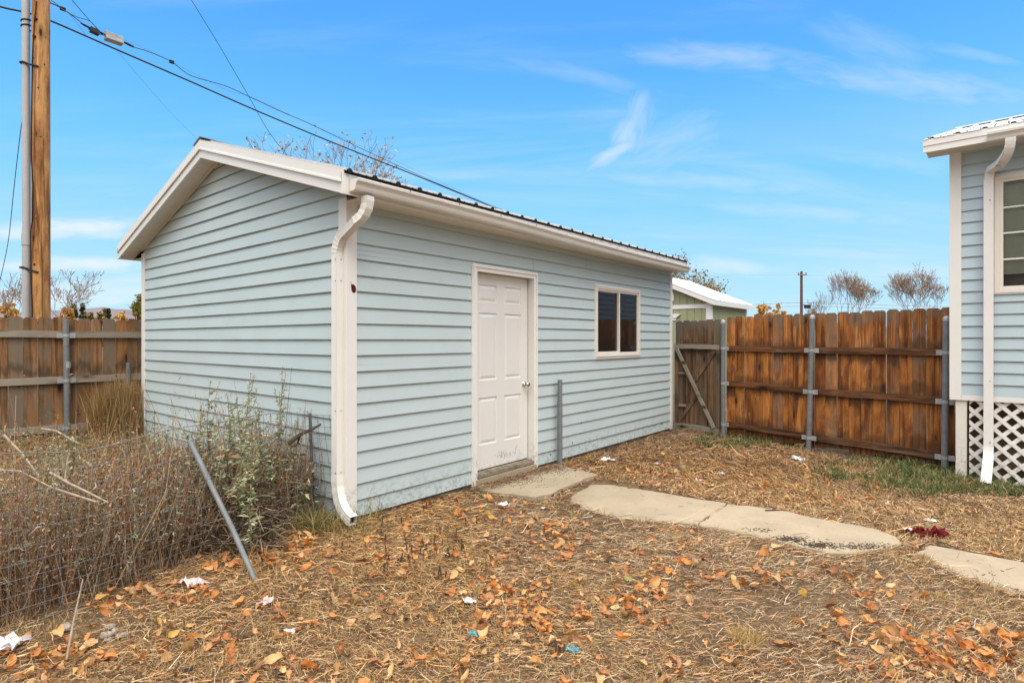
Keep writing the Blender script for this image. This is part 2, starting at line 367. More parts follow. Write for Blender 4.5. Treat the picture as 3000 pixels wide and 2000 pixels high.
SL = [[(1093,1124),(1100,1104),(1150,1085),(1200,1068),(1226,1058),(1272,1066),(1330,1086),(1371,1099),(1340,1108),(1300,1124),(1262,1143),(1228,1152),(1172,1141),(1128,1134)],
      [(1305,1142),(1322,1122),(1358,1104),(1400,1104),(1450,1114),(1500,1125),(1580,1141),(1666,1157),(1600,1212),(1560,1205),(1498,1199),(1430,1188),(1370,1174),(1325,1158)],
      [(1668,1158),(1730,1167),(1800,1181),(1868,1195),(1950,1211),(2010,1226),(2060,1243),(2073,1256),(2050,1266),(2003,1268),(1962,1276),(1900,1277),(1868,1269),(1820,1256),(1745,1237),(1690,1226),(1603,1213)],
      [(2100,1270),(2135,1254),(2200,1264),(2290,1281),(2370,1297),(2460,1316),(2470,1400),(2360,1365),(2290,1347),(2210,1322),(2150,1292)]]
def wobble(poly, amp, seed):
    r = random.Random(seed); out = []
    n = len(poly)
    for i in range(n):
        a = Vector(poly[i]); b = Vector(poly[(i+1) % n]); k = max(1, int((b-a).length/.06))
        for j in range(k):
            p = a.lerp(b, j/k)
            q = noise.noise(Vector((p.x*3.1, p.y*3.1, seed)))*.028+noise.noise(Vector((p.x*9, p.y*9, seed)))*.014
            nn = (b-a).normalized(); out.append((p.x+r.uniform(-amp, amp)-nn.y*q, p.y+r.uniform(-amp, amp)+nn.x*q))
    return out
SLABS = []
for k, s in enumerate(SL):
    w = wobble(slab_pts(s), .007 if k in (1, 2) else .01, k); c = np.mean(w, 0); SLABS.append((w, float(gz(*c))+(.026 if k == 0 else .013)))
def concrete():
    t = NT('concrete', .85, .2); p = t.map()
    n1 = t.noise(p, 2.0, 5, .6); n2 = t.noise(p, 30, 5, .7); n3 = t.noise(p, 220, 2); n4 = t.noise(p, 6, 6, .7, 1.0)
    c = t.mix(t.mr(n1, .3, .7), (.42, .345, .245), (.34, .28, .20)); c = t.mix(t.mr(n2, .5, .75, 0, .45), c, (.22, .18, .13))
    c = t.mix(t.mr(n3, .60, .72, 0, .45), c, (.22, .17, .12)); c = t.mix(t.mr(n4, .62, .72, 0, .6), c, (.15, .115, .08))
    t.bump(t.math('ADD', n2, t.math('MULTIPLY', n3, .6)), .25, .004); return t.color(c).m
M['concrete'] = concrete()
ground()
for (poly, z) in SLABS:
    n = len(poly); mb = MB(); c = Vector((*np.mean(poly, 0), z))
    # slightly rounded rim: outer ring low, inner ring high
    outer = [Vector((x, y, z-.012)) for x, y in poly]; inner = [p+(c-p).normalized()*.012+Vector((0, 0, .011)) for p in outer]
    low = [Vector((x, y, z-.08)) for x, y in poly]
    mb.add(low+outer+inner, [(i, (i+1) % n, n+(i+1) % n, n+i) for i in range(n)]+[(n+i, n+(i+1) % n, 2*n+(i+1) % n, 2*n+i) for i in range(n)]+[tuple(range(2*n, 3*n))])
    tag(mb.build('path', M['concrete']), kind='structure')
def hills():
    t = NT('far_hills', .95, .1); n = t.noise(t.map(), .008, 6, .65, .6)
    t.color(t.ramp(n, [(.35, (.15, .13, .15)), (.5, (.21, .17, .165)), (.62, (.19, .165, .19)), (.75, (.42, .38, .36))]))  # bluish fade of distant air is mixed into the hill colours
    r = random.Random(5); vs = []; fs = []; n_ = 160; rows = 6
    for j in range(rows):
        for i in range(n_+1):
            a = -1.3+2.3*i/n_; D = 1000+j*60
            hh = 74+16*math.sin(a*5+1)+9*math.sin(a*13+2)+4*math.sin(a*37)+2.5*noise.noise(Vector((a*60, 0, 0)))
            if a > 0: hh *= max(.1, 1-a*.9)
            prof = [0, .35, .62, .82, .95, 1][j]
            vs.append((math.sin(a)*D, math.cos(a)*D, -2+hh*prof*.95+2*noise.noise(Vector((a*40, j*2.3, 1)))))
    for j in range(rows-1):
        for i in range(n_): k = j*(n_+1)+i; fs.append((k, k+1, k+n_+2, k+n_+1))
    mb = MB(); mb.add(vs, fs, True); tag(mb.build('hills', t.m), kind='structure')
hills()

# ------------------------------------------------------------------ lap siding
def lap(mb, L, z0, z1, h, place, openings=(), ends=None, wav=.0011, seams=()):
    """courses of vinyl siding: place(s, out, z) -> point; ends(z) -> (s0, s1); openings (s0, s1, z0, z1)"""
    n = int(math.ceil((z1-z0)/h)); r = random.Random(int(L*100))
    for i in range(n):
        za = z0+i*h; zb = min(za+h, z1)
        ph = r.uniform(0, 9)
        cuts = sorted({za, zb} | {z for o in openings for z in (o[2], o[3]) if za < z < zb})
        outf = lambda z: .020-.018*(z-za)/h
        for zl, zh in zip(cuts, cuts[1:]):
            e0 = ends(zl) if ends else (0, L); e1 = ends(zh) if ends else (0, L)
            iv = [(0.0, 1.0)]
            if not ends:
                ob = [(o[0]/L, o[1]/L) for o in openings if o[2] < (zl+zh)/2 < o[3]]
                ob += [((s-.0015)/L, (s+.0015)/L) for s, k in seams if k == i]
                for a, b in sorted(ob):
                    ni = []
                    for p, q in iv:
                        if b <= p or a >= q: ni.append((p, q)); continue
                        if a > p: ni.append((p, a))
                        if b < q: ni.append((b, q))
                    iv = ni
            for p, q in iv:
                m = max(1, int((q-p)*L/.22))
                us = [p+(q-p)*k/m for k in range(m+1)]
                sl = [e0[0]+(e0[1]-e0[0])*u for u in us]; sh_ = [e1[0]+(e1[1]-e1[0])*u for u in us]
                wv = [wav*(math.sin(s*2.3+ph)+.6*math.sin(s*5.1+ph*2)) for s in sl]
                lo = [place(s, outf(zl)+w, zl+w*.9) for s, w in zip(sl, wv)]
                mid = [place((a+b)/2, outf((zl+zh)/2)+w*.3, (zl+zh)/2) for a, b, w in zip(sl, sh_, wv)]
                hi = [place(s, outf(zh), zh) for s in sh_]
                base = len(lo); vs = lo+mid+hi
                fs = [(k, k+1, base+k+1, base+k) for k in range(m)]+[(base+k, base+k+1, 2*base+k+1, 2*base+k) for k in range(m)]
                if zl == za:                                # the folded lip under each course
                    lip = [place(s, outf(zl)+w-.004, zl+w*.9-.005) for s, w in zip(sl, wv)]; bk = [place(s, .001, zl+.012) for s in sl]
                    vs += lip+bk
                    fs += [(3*base+k, 3*base+k+1, k+1, k) for k in range(m)]+[(4*base+k, 4*base+k+1, 3*base+k+1, 3*base+k) for k in range(m)]
                mb.add(vs, fs)
# ------------------------------------------------------------------ the shed (local x along the front, local y back along the gable)
SHW, SHD, ZB, ZE, ZA, PITCH = 6.10, 4.55, .06, 2.65, 3.355, .31
shed = empty('storage_shed', (C0.x, C0.y, 0), A_SH)
tag(shed, 'pale blue vinyl sided shed with white door, slider window and gabled metal roof', 'shed')
H5 = .1298
D0, D1, DZ = 1.416, 2.487, 2.24
W0, W1, WZ0, WZ1 = 3.736, 4.976, 1.247, 2.20
mb = MB(); lap(mb, SHW, ZB, 2.63, H5, lambda s, o, z: (s, -o, z), openings=((D0+.03, D1-.03, 0, DZ-.03), (W0+.03, W1-.03, WZ0+.03, WZ1-.03)), seams=((2.42, 17), (3.52, 18), (5.9, 15), (5.87, 16), (5.87, 14)))
mb.build('front_siding', M['siding'], shed)
mb = MB()
def gend(z):
    if z <= ZE: return 0, SHD
    d = (ZA+.03-z)/PITCH; return max(0, SHD/2-d), min(SHD, SHD/2+d)
lap(mb, SHD, ZB, ZA, H5, lambda s, o, z: (-o, s, z), ends=gend)
mb.build('gable_siding', M['siding'], shed)
mb = MB(); lap(mb, SHW, ZB, 2.63, H5, lambda s, o, z: (s, SHD+o, z)); mb.build('rear_siding', M['siding'], shed)
mb = MB(); lap(mb, SHD, ZB, ZA, H5, lambda s, o, z: (SHW+o, s, z), ends=gend); mb.build('far_gable_siding', M['siding'], shed)
# inner walls so that no light passes, with a hollow room behind the window
mb = MB()
for a, b in (((.002, .06, .0), (D0-.0, .12, 2.6)), ((D1, .06, .0), (W0+.02, .12, 2.6)), ((W1-.02, .06, 0), (SHW-.005, .12, 2.6)), ((D0, .06, DZ-.02), (D1, .12, 2.6)), ((W0+.02, .06, 0), (W1-.02, .12, WZ0+.02)), ((W0+.02, .06, WZ1-.02), (W1-.02, .12, 2.6)),
             ((.002, SHD-.06, 0), (SHW-.005, SHD-.002, 2.6))): mb.box(a, b)
for x in (.002, SHW-.06): mb.prism([(x, .12, 0), (x, SHD-.06, 0), (x, SHD-.06, 2.6), (x, SHD/2, ZA-.03), (x, .12, 2.6)], (.055, 0, 0))
mb.build('inner_wall', M['dark'], shed)
mb = MB(); mb.box((.004, .02, -.14), (D0+.02, .059, ZB-.003)); mb.box((D1-.02, .02, -.14), (SHW-.01, .059, ZB-.003)); mb.box((.005, .06, -.14), (.06, SHD, ZB-.003)); mb.build('foundation', M['conc_low'], shed)
# corner boards
mb = MB()
mb.prism([(-.024, -.024, .03), (.076, -.024, .03), (.076, .0, .03), (.0, .0, .03), (.0, .086, .03), (-.024, .086, .03)], (0, 0, 2.58))
mb.build('corner_board', M['trim_low'], shed, .003)
mb = MB(); mb.prism([(-.024, SHD+.024, .03), (.086, SHD+.024, .03), (.086, SHD, .03), (.0, SHD, .03), (.0, SHD-.086, .03), (-.024, SHD-.086, .03)][::-1], (0, 0, 2.58)); mb.build('corner_board', M['trim_low'], shed, .003)
mb = MB(); mb.prism([(SHW+.024, -.024, .04), (SHW-.055, -.024, .04), (SHW-.055, 0, .04), (SHW, 0, .04), (SHW, .086, .04), (SHW+.024, .086, .04)][::-1], (0, 0, 2.57)); mb.build('corner_board', M['trim_low'], shed, .003)
# broken hole in the near corner board: dark opening with a raw red-brown edge
hz = 1.905
mb = MB(); mb.prism([(.018, -.0262, hz+.045), (.021, -.0262, hz+.02), (.040, -.0262, hz+.022), (.058, -.0262, hz+.010), (.068, -.0262, hz-.015), (.062, -.0262, hz-.04), (.040, -.0262, hz-.048), (.024, -.0262, hz-.03), (.020, -.0262, hz)], (0, .004, 0))
o = mb.build('broken_hole', plain('raw_red_wood', (.13, .03, .018), .9, .1, .8, 40), shed); tag(o, 'jagged dark red hole broken through the cream corner board')
# roof: two ribbed sheets
OV, OE, XF = .24, .32, SHW+.10
def ribbed(mb, x0, x1, e0, e1, place, pitch=.229, first=.03, h=.019, thick=.006):
    prof = []
    x = x0; k = 0
    while True:
        c = x0+first+k*pitch
        if c > x1-.03: break
        prof += [(c-.030, 0), (c-.014, h), (c+.014, h), (c+.030, 0)]
        for m in (.33, .66):
            q = c+pitch*m
            if q < x1-.04: prof += [(q-.010, 0), (q-.004, .004), (q+.004, .004), (q+.010, 0)]
        k += 1
    prof = [(x0, 0)]+[p for p in prof if x0 < p[0] < x1]+[(x1, 0)]
    n = len(prof)
    vs = [place(x, e0, z) for x, z in prof]+[place(x, e1, z) for x, z in prof]+[place(x, e0, z-thick) for x, z in prof]+[place(x, e1, z-thick) for x, z in prof]
    fs = []
    for i in range(n-1): fs += [(i, i+1, n+i+1, n+i), (2*n+i+1, 2*n+i, 3*n+i, 3*n+i+1), (i+1, i, 2*n+i, 2*n+i+1), (n+i, n+i+1, 3*n+i+1, 3*n+i)]
    fs += [(0, n, 3*n, 2*n), (n-1, 2*n-1, 4*n-1, 3*n-1)]
    mb.add(vs, fs); return [c for c in prof]
EX = .21                                                    # rake overhang
def roofz(y): return ZA+.165-PITCH*abs(y-SHD/2)
for nm, ys in (('roof', (-OV-.03, SHD/2)), ('roof', (SHD+OE, SHD/2))):
    mb = MB(); ribbed(mb, -EX+.02, XF, ys[0], ys[1], lambda x, y, z: (x, y, roofz(y)+.012+z)); r_ = mb.build(nm, M['roof_metal'], shed)
    if ys[0] < 0:                                           # foam closures, dark under the front edge
        mc = MB(); k = 0
        mc.box((-EX+.1, -OV+.0, roofz(-OV)-.010), (XF-.01, -OV+.05, roofz(-OV)+.006))
        while -EX+.05+k*.229 < XF-.04:
            c = -EX+.05+k*.229; mc.tube([(c, -OV-.034, roofz(-OV-.03)+.010), (c, -OV+.02, roofz(-OV)+.010)], .019, 8); k += 1
        mc.build('foam_closure', M['closure'], r_)
        ms = MB()
        for k in range(28):
            for yy in (-.12, .9, 2.0): ms.tube([(-EX+.14+k*.229, yy, roofz(yy)+.012), (-EX+.14+k*.229, yy, roofz(yy)+.026)], .008, 6)
        ms.build('screw_heads', M['galv_lt'], r_)
mb = MB()
for x0, x1 in ((-EX-.004, XF),): 
    pk = ZA+.165+.048
    mb.prism([(x0, SHD/2-.17, pk-.062), (x0, SHD/2, pk-.006), (x0, SHD/2+.17, pk-.062), (x0, SHD/2+.17, pk-.056), (x0, SHD/2, pk), (x0, SHD/2-.17, pk-.056)], (x1-x0, 0, 0))
mb.build('ridge_cap', M['roof_metal'], shed)
# rake: metal trim above, board below, and the plank soffit behind
def rakeline(y): return ZA-PITCH*abs(y-SHD/2)
yA, yB, yM = -OV, SHD+OE, SHD/2
for x0, sgn in ((-EX, -1), (XF, 1)):
    mb = MB()
    for (p, q) in ((yA, yM), (yM, yB)):
        a, b = rakeline(p), rakeline(q); m0, m1 = .078, .174
        mb.prism([(x0, p, a+m0), (x0, q, b+m0), (x0, q, b+m1), (x0, p, a+m1)], (-sgn*.022, 0, 0))
        mb.prism([(x0+sgn*.010, p, a+m0), (x0+sgn*.010, q, b+m0), (x0+sgn*.010, q, b+m0+.014), (x0+sgn*.010, p, a+m0+.014)], (-sgn*.0095, 0, 0))
        # narrow top flange lying on the sheet
        mb.prism([(x0, p, a+m1+.001), (x0, q, b+m1+.001), (x0, q, b+m1+.006), (x0, p, a+m1+.006)], (-sgn*.09, 0, 0))
    mb.build('rake_trim', M['trim'], shed)
    mb = MB()
    for (p, q) in ((yA, yM-.0), (yM+.0, yB)):
        a, b = rakeline(p), rakeline(q)
        mb.prism([(x0-sgn*.006, p, a-.004), (x0-sgn*.006, q, b-.004), (x0-sgn*.006, q, b+.077), (x0-sgn*.006, p, a+.077)], (-sgn*.02, 0, 0))
    mb.build('rake_board', M['trim'], shed)
for xa, xb in ((-EX+.026, -.018), (SHW+.018, XF-.026)):     # vinyl soffit panels across each rake, a hair apart
  mb = MB()
  for side in (0, 1):
    y0, y1 = (yA+.02, yM) if side == 0 else (yM, yB-.02); m = 22 if side == 0 else 24
    for i in range(m):
        a = y0+(y1-y0)*i/m+.0025; b = y0+(y1-y0)*(i+1)/m-.0025
        if 1:
            mb.prism([(xa, a, rakeline(a)+.012), (xa, b, rakeline(b)+.012), (xa, b, rakeline(b)+.022), (xa, a, rakeline(a)+.022)], (xb-xa, 0, 0))
  mb.build('soffit', M['soffit'], shed)
mb = MB()
for (p, q) in ((yA, yM), (yM, yB)):
    a, b = rakeline(p), rakeline(q); mb.prism([(-EX+.03, p, a+.024), (-EX+.03, q, b+.024), (-EX+.03, q, b+.15), (-EX+.03, p, a+.15)], (XF+EX-.06, 0, 0))
mb.build('roof_deck', M['dark'], shed)
mb = MB()                                                   # j-channel where soffit meets siding
for (p, q) in ((0, yM), (yM, SHD)):
    a, b = rakeline(p), rakeline(q); mb.prism([(-.019, p, a-.012), (-.019, q, b-.012), (-.019, q, b+.011), (-.019, p, a+.011)], (-.012, 0, 0))
mb.build('soffit_channel', M['soffit'], shed)
# eave fascia and closed eave soffits
mb = MB(); mb.box((-EX, -OV-.001, rakeline(-OV)-.004), (XF, -OV+.018, rakeline(-OV)+.150)); mb.build('fascia', M['trim'], shed)
mb = MB(); mb.box((-EX, SHD+OE-.018, rakeline(yB)-.004), (XF, SHD+OE+.002, rakeline(yB)+.14)); mb.build('fascia', M['trim'], shed)
mb = MB(); mb.box((-.017, -OV+.018, rakeline(-OV)+.0), (SHW+.017, -.002, rakeline(-OV)+.011)); mb.box((-.017, SHD+.002, rakeline(yB)), (SHW+.017, yB-.018, rakeline(yB)+.011)); mb.build('eave_soffit', M['soffit'], shed)
# gutter: K profile swept along the eave, falling a little
g0, g1 = -.145, 6.08
prof = [(0, 0), (0, -.088), (-.055, -.088), (-.068, -.082), (-.076, -.066), (-.080, -.045), (-.092, -.030), (-.105, -.022), (-.108, -.004), (-.106, 0), (-.098, 0), (-.098, -.006)]
prof2 = [(a+.0035 if a < -.01 else a-.0035, b+.0035 if b < -.01 else b) for a, b in prof]
zt = lambda x: 2.684-.050*(x-g0)/(g1-g0)+.006*math.sin(x*1.3)
yg = -OV-.006
def gut(mb, x0, x1, p1, p2, grow=0.0):
    xs = [x0+(x1-x0)*i/24 for i in range(25)]; n = len(p1); vs = []
    for x in xs: vs += [(x, yg+a*(1+grow), zt(x)+b*(1+grow)+grow*.03) for a, b in p1]+[(x, yg+a, zt(x)+b) for a, b in p2]
    fs = []; k = 2*n
    for i in range(24):
        for j in range(n-1): fs += [(i*k+j, i*k+j+1, (i+1)*k+j+1, (i+1)*k+j), (i*k+n+j+1, i*k+n+j, (i+1)*k+n+j, (i+1)*k+n+j+1)]
        fs += [(i*k+n-1, i*k+2*n-1, (i+1)*k+2*n-1, (i+1)*k+n-1)]
    mb.add(vs, fs)
gm = MB(); gut(gm, g0, g1, prof, prof2)
for x in (g0, g1): gm.prism([(x-.002, yg+a, zt(x)+b) for a, b in prof[:9]], (.004, 0, 0))
gutter = gm.build('gutter', M['gutter'], shed)
for x in (.72, 3.75): mj = MB(); gut(mj, x-.018, x+.018, prof, prof2, .03); mj.build('joint_sleeve', M['gutter'], gutter)
mj = MB()
for i in range(11):
    x = .35+i*.56; mj.tube([(x, yg-.106, zt(x)-.004), (x, yg-.111, zt(x)-.004)], .005, 6)
mj.build('screw', M['closure'], gutter)
# downspout: ribbed rectangular pipe from gutter, around the corner, down the gable wall, kicked out at the foot
def rib_sect(a, b, n=5):
    s = []
    for i in range(n): s += [(-a+2*a*(i+.0)/n, -b), (-a+2*a*(i+.5)/n, -b*.90)]
    s.append((a, -b))
    for i in range(3): s += [(a, -b+2*b*(i+.3)/3), (a*.93, -b+2*b*(i+.6)/3)]
    s.append((a, b))
    for i in range(n): s += [(a-2*a*(i+.0)/n, b), (a-2*a*(i+.5)/n, b*.90)]
    s.append((-a, b))
    for i in range(3): s += [(-a, b-2*b*(i+.3)/3), (-a*.93, b-2*b*(i+.6)/3)]
    return s
def rect_pipe(mb, pts, side, hw, hd, ribs=True, pleat=0, cap=False):
    """rectangular pipe through pts; side = fixed width direction"""
    pts = [Vector(p) for p in pts]; side = Vector(side).normalized(); sec = rib_sect(1, 1); m = len(pts); vs = []
    for i, p in enumerate(pts):
        d = (pts[min(i+1, m-1)]-pts[max(i-1, 0)]).normalized(); s_ = (side-d*side.dot(d)).normalized(); q = d.cross(s_)
        g = 1+(pleat*((i % 2)*2-1) if 0 < i < m-1 else 0)
        vs += [p+s_*hw*x*g+q*hd*y*g for x, y in sec]
    k = len(sec); fs = [(i*k+j, i*k+(j+1) % k, (i+1)*k+(j+1) % k, (i+1)*k+j) for i in range(m-1) for j in range(k)]
    if cap: fs += [tuple(range(k))[::-1], tuple(range((m-1)*k, m*k))]
    mb.add(vs, fs)
def arc(p0, p1, p2, n):
    p0, p1, p2 = map(Vector, (p0, p1, p2)); return [(p0*(1-t)**2+p1*2*t*(1-t)+p2*t*t) for t in [i/n for i in range(n+1)]]
sx, sy = -.054, .056                                       # centre of the vertical run beside the corner
mb = MB()
side = Vector((.75, .66, 0))
top = Vector((-.018, yg-.052, 2.575))
e1 = arc(top, top+Vector((0, 0, -.15)), top+Vector((-.045, .10, -.185)), 9)
e2 = arc((sx-.0, sy-.075, 2.305), (sx, sy-.01, 2.26), (sx, sy, 2.17), 9)
rect_pipe(mb, e1, (1, .15, 0), .036, .030, pleat=.035); rect_pipe(mb, [e1[-2], e2[1]], (1, .12, 0), .0345, .029); rect_pipe(mb, e2, (1, .05, 0), .0325, .036, pleat=.04)
up = mb.build('downspout_elbow', M['gutter'], gutter)
mb = MB(); rect_pipe(mb, [(sx, sy, 2.19), (sx, sy, .36)], (1, 0, 0), .029, .036); mb.build('downspout', M['trim'], gutter)
mb = MB(); e3 = arc((sx, sy, .40), (sx, sy-.0, .13), (sx+.0, sy-.215, .085), 12)
rect_pipe(mb, e3, (1, 0, 0), .0315, .0385, pleat=.035); o = mb.build('downspout_foot', M['trim'], gutter)
sol = o.modifiers.new('thick', 'SOLIDIFY'); sol.thickness = .002
mb = MB(); mb.prism([(e3[-2][0]-.029, e3[-2][1], e3[-2][2]-.033), (e3[-2][0]+.029, e3[-2][1], e3[-2][2]-.033), (e3[-2][0]+.029, e3[-2][1]+.006, e3[-2][2]+.033), (e3[-2][0]-.029, e3[-2][1]+.006, e3[-2][2]+.033)], (0, .004, 0)); mb.build('outlet_shade_plate', M['dark'], gutter)  # dark plate set in the pipe mouth stands in for the shade inside
mb = MB()
for z in (2.12, 1.95, .92, .43):
    mb.tube([(sx-.0285, sy-.020, z), (sx-.033, sy-.020, z)], .004, 6); mb.tube([(sx+.01, sy-.0355, z), (sx+.01, sy-.040, z)], .004, 6)
mb.build('pipe_screws', M['closure'], gutter)
# ---- door
door = empty('door'); door.parent = shed
tw = .072
mb = MB(); yf = -.030
for a, b in (((D0, yf, .035), (D0+tw, .0, DZ)), ((D1-tw, yf, .035), (D1, .0, DZ)), ((D0+tw, yf, DZ-tw), (D1-tw, .0, DZ))): mb.box(a, b)
for a, b in (((D0+.014, yf-.010, .036), (D0+.034, yf, DZ-.014)), ((D1-.034, yf-.010, .036), (D1-.014, yf, DZ-.014)), ((D0+.034, yf-.0102, DZ-.034), (D1-.034, yf, DZ-.014))): mb.box(a, b)
for a, b in (((D0+tw-.022, 0.0005, .05), (D0+tw-.004, .12, DZ-tw+.02)), ((D1-tw+.004, .0005, .05), (D1-tw+.022, .12, DZ-tw+.02)), ((D0+tw-.004, .0005, DZ-tw+.004), (D1-tw+.004, .12, DZ-tw+.02))): mb.box(a, b)
mb.build('door_frame', M['trim_low'], door, .002)
dx0, dx1, dz0, dz1, dy = D0+tw+.001, D1-tw-.008, .150, DZ-tw-.003, .062
def panel_door():
    mb = MB(); Wd = dx1-dx0; Hd = dz1-dz0
    cs = [0, .13, .42, .56, .86, 1.0]; cs = [0, .125, .435, .565, .875, 1.0]
    zs = [0, .155, .430, .490-.0, .80, .845, .945, 1.0]
    zs = [0, .125, .365, .455, .800, .855, .945, 1.0]
    for i in range(5):
        for j in range(7):
            x0, x1 = dx0+cs[i]*Wd, dx0+cs[i+1]*Wd; z0, z1 = dz0+zs[j]*Hd, dz0+zs[j+1]*Hd
            if i in (1, 3) and j in (1, 3, 5):
                prev = [(x0, dy, z0), (x1, dy, z0), (x1, dy, z1), (x0, dy, z1)]
                for ins, dd in ((.006, .010), (.014, .011), (.040, .002), (.043, .0015)):
                    cur = [(x0+ins, dy+dd, z0+ins), (x1-ins, dy+dd, z0+ins), (x1-ins, dy+dd, z1-ins), (x0+ins, dy+dd, z1-ins)]
                    mb.add(prev+cur, [(k, (k+1) % 4, 4+(k+1) % 4, 4+k) for k in range(4)]); prev = cur
                mb.add(prev, [(0, 1, 2, 3)])
            else: mb.add([(x0, dy, z0), (x1, dy, z0), (x1, dy, z1), (x0, dy, z1)], [(0, 1, 2, 3)])
    mb.box((dx0, dy+.015, dz0), (dx1, dy+.045, dz1))
    for a, b in (((dx0, dy), (dx0+.0005, dy+.016)), ((dx1-.0005, dy), (dx1, dy+.016))): mb.box((a[0], a[1]+.0005, dz0), (b[0], b[1], dz1))
    return mb
panel_door().build('door_panel', M['door'], door)
mb = MB(); mb.box((dx1+.0008, dy+.01, dz0-.01), (D1-tw+.003, dy+.03, dz1+.006)); mb.box((dx0, dy+.012, dz0-.014), (dx1, dy+.03, dz0-.001)); mb.build('weather_strip', M['rubber'], door)
mb = MB(); mb.box((D0+tw-.02, -.03, .095), (D1-tw+.02, .11, .132)); mb.box((D0+tw, .005, .1325), (D1-tw, .07, .139)); mb.build('threshold', M['conc_low'], door, .003)
mb = MB(); mb.box((D0+.002, -.035, -.14), (D1-.002, .10, .088)); mb.build('door_sill', M['concrete'], door, .006)
kx, kz = dx1-.062, .985
def lathe(mb, c, prof, axis='y', n=20):
    vs = []; 
    for r, h in prof: vs += [(c[0]+r*math.cos(2*PI*k/n), c[1]-h, c[2]+r*math.sin(2*PI*k/n)) for k in range(n)]
    m = len(prof); mb.add(vs, [(i*n+j, i*n+(j+1) % n, (i+1)*n+(j+1) % n, (i+1)*n+j) for i in range(m-1) for j in range(n)]+[tuple(range((m-1)*n, m*n))], True)
mb = MB(); lathe(mb, (kx, dy, kz), [(.034, 0), (.034, .004), (.028, .010), (.013, .014), (.012, .034), (.022, .042), (.029, .055), (.029, .066), (.022, .074), (.006, .076)]); mb.build('knob', M['chrome'], door)
chip = NT('paint_chips', .6); chip.color((.42, .42, .40))
mb = MB(); r = random.Random(4)
for _ in range(46):
    x = r.triangular(dx0+.34, dx1-.06, dx0+.5); z = dz0+.06+abs(r.gauss(0, .045)); h = r.uniform(.008, .04); w = r.uniform(.003, .014)
    mb.prism([(x, dy-.0009, z), (x+w, dy-.0009, z+r.uniform(0, .004)), (x+w*.8, dy-.0009, z+h), (x+w*.2, dy-.0009, z+h*r.uniform(.6, 1))], (0, .0007, 0))
mb.build('chipped_paint', chip.m, door)
# ---- window
win = empty('window'); win.parent = shed
fw = .058
def frame(mb, x0, x1, z0, z1, w, ya, yb):
    mb.box((x0, ya, z0), (x0+w, yb, z1)); mb.box((x1-w, ya, z0), (x1, yb, z1)); mb.box((x0+w, ya, z1-w), (x1-w, yb, z1)); mb.box((x0+w, ya, z0), (x1-w, yb, z0+w))
mb = MB(); frame(mb, W0, W1, WZ0, WZ1, .045, -.034, .03); frame(mb, W0+.045, W1-.045, WZ0+.045, WZ1-.045, .022, -.022, .034)
mb.box((W0+.004, -.040, WZ0+.012), (W1-.004, -.0345, WZ0+.026)); mb.box((W0+.004, -.040, WZ1-.026), (W1-.004, -.0345, WZ1-.012))
mb.build('window_frame', M['alu'], win, .002)
mb = MB(); mb.box((W0-.006, -.030, WZ0-.016), (W1+.006, .0, WZ0-.0008)); mb.box((W0-.006, -.026, WZ1+.0008), (W1+.006, .0, WZ1+.012)); mb.box((W0-.008, -.024, WZ0-.012), (W0-.0008, 0, WZ1+.01)); mb.box((W1+.0008, -.024, WZ0-.012), (W1+.008, 0, WZ1+.01)); mb.build('window_channel', M['trim'], win)
xm = (W0+W1)/2+.01; ix0, ix1, iz0, iz1 = W0+.067, W1-.067, WZ0+.067, WZ1-.067
mb = MB(); mb.box((xm-.006, -.020, iz0), (xm+.026, .03, iz1)); mb.box((ix0+.0, -.004, iz0), (xm-.0062, .01, iz0+.012)); mb.box((ix0, -.004, iz1-.012), (xm-.0062, .01, iz1)); mb.build('meeting_rail', M['alu'], win, .0015)
mb = MB(); mb.box((xm-.062, .022, iz0), (xm-.040, .034, iz1)); mb.build('sliding_sash', M['galv'], win)
mb = MB(); mb.box((ix0, .012, iz0+.0), (xm-.006, .016, iz1)); mb.build('pane', M['glass'], win)
mb = MB(); mb.box((xm+.026, -.004, iz0), (ix1, .0, iz1)); mb.build('pane', M['glass'], win)
# splashes and small nicks in the siding
mb = MB()
for x, z in ((5.70, .155), (5.725, .16), (5.75, .15), (2.93, .70), (2.96, .695), (3.4, .43), (2.75, .13), (3.2, .2)):
    mb.prism([(x, -.0185, z), (x+.006, -.0185, z), (x+.009, -.0185, z+.03), (x+.002, -.0185, z+.034)], (0, .002, 0))
mb.build('siding_nicks', M['closure'], shed)

# ------------------------------------------------------------------ the house on the right (local x away from the yard, wall on x = 0, local -y runs to the right)
A_HS = math.radians(90-41.03)
HP = Vector((5.04, 6.5))
house = empty('house', (HP.x, HP.y, -.09), A_HS)
tag(house, 'pale blue house corner with cream trim, metal roof, blinds in window and lattice skirt', 'house')
zo = .09; HL = 9.0
hw = [(-.366, -1.50, 1.992+zo, 3.278+zo), (-3.2, -4.4, 1.992+zo, 3.278+zo)]
mb = MB(); lap(mb, HL, .86+zo, 3.62+zo, .130, lambda s, o, z: (-o, -s, z), openings=[(-a+.03, -b-.03, c+.03, d-.03) for a, b, c, d in hw]); mb.build('yard_siding', M['siding_house'], house)
mb = MB(); lap(mb, 8.0, .86+zo, 3.6+zo, .130, lambda s, o, z: (s, o, z)); mb.build('side_siding', M['siding_house'], house)
HR = 5.3; hp = .30
def hroof(x): return 3.735+zo+hp*(x+.33) if x < HR else 3.735+zo+hp*(2*HR-x+.33)
mb = MB()
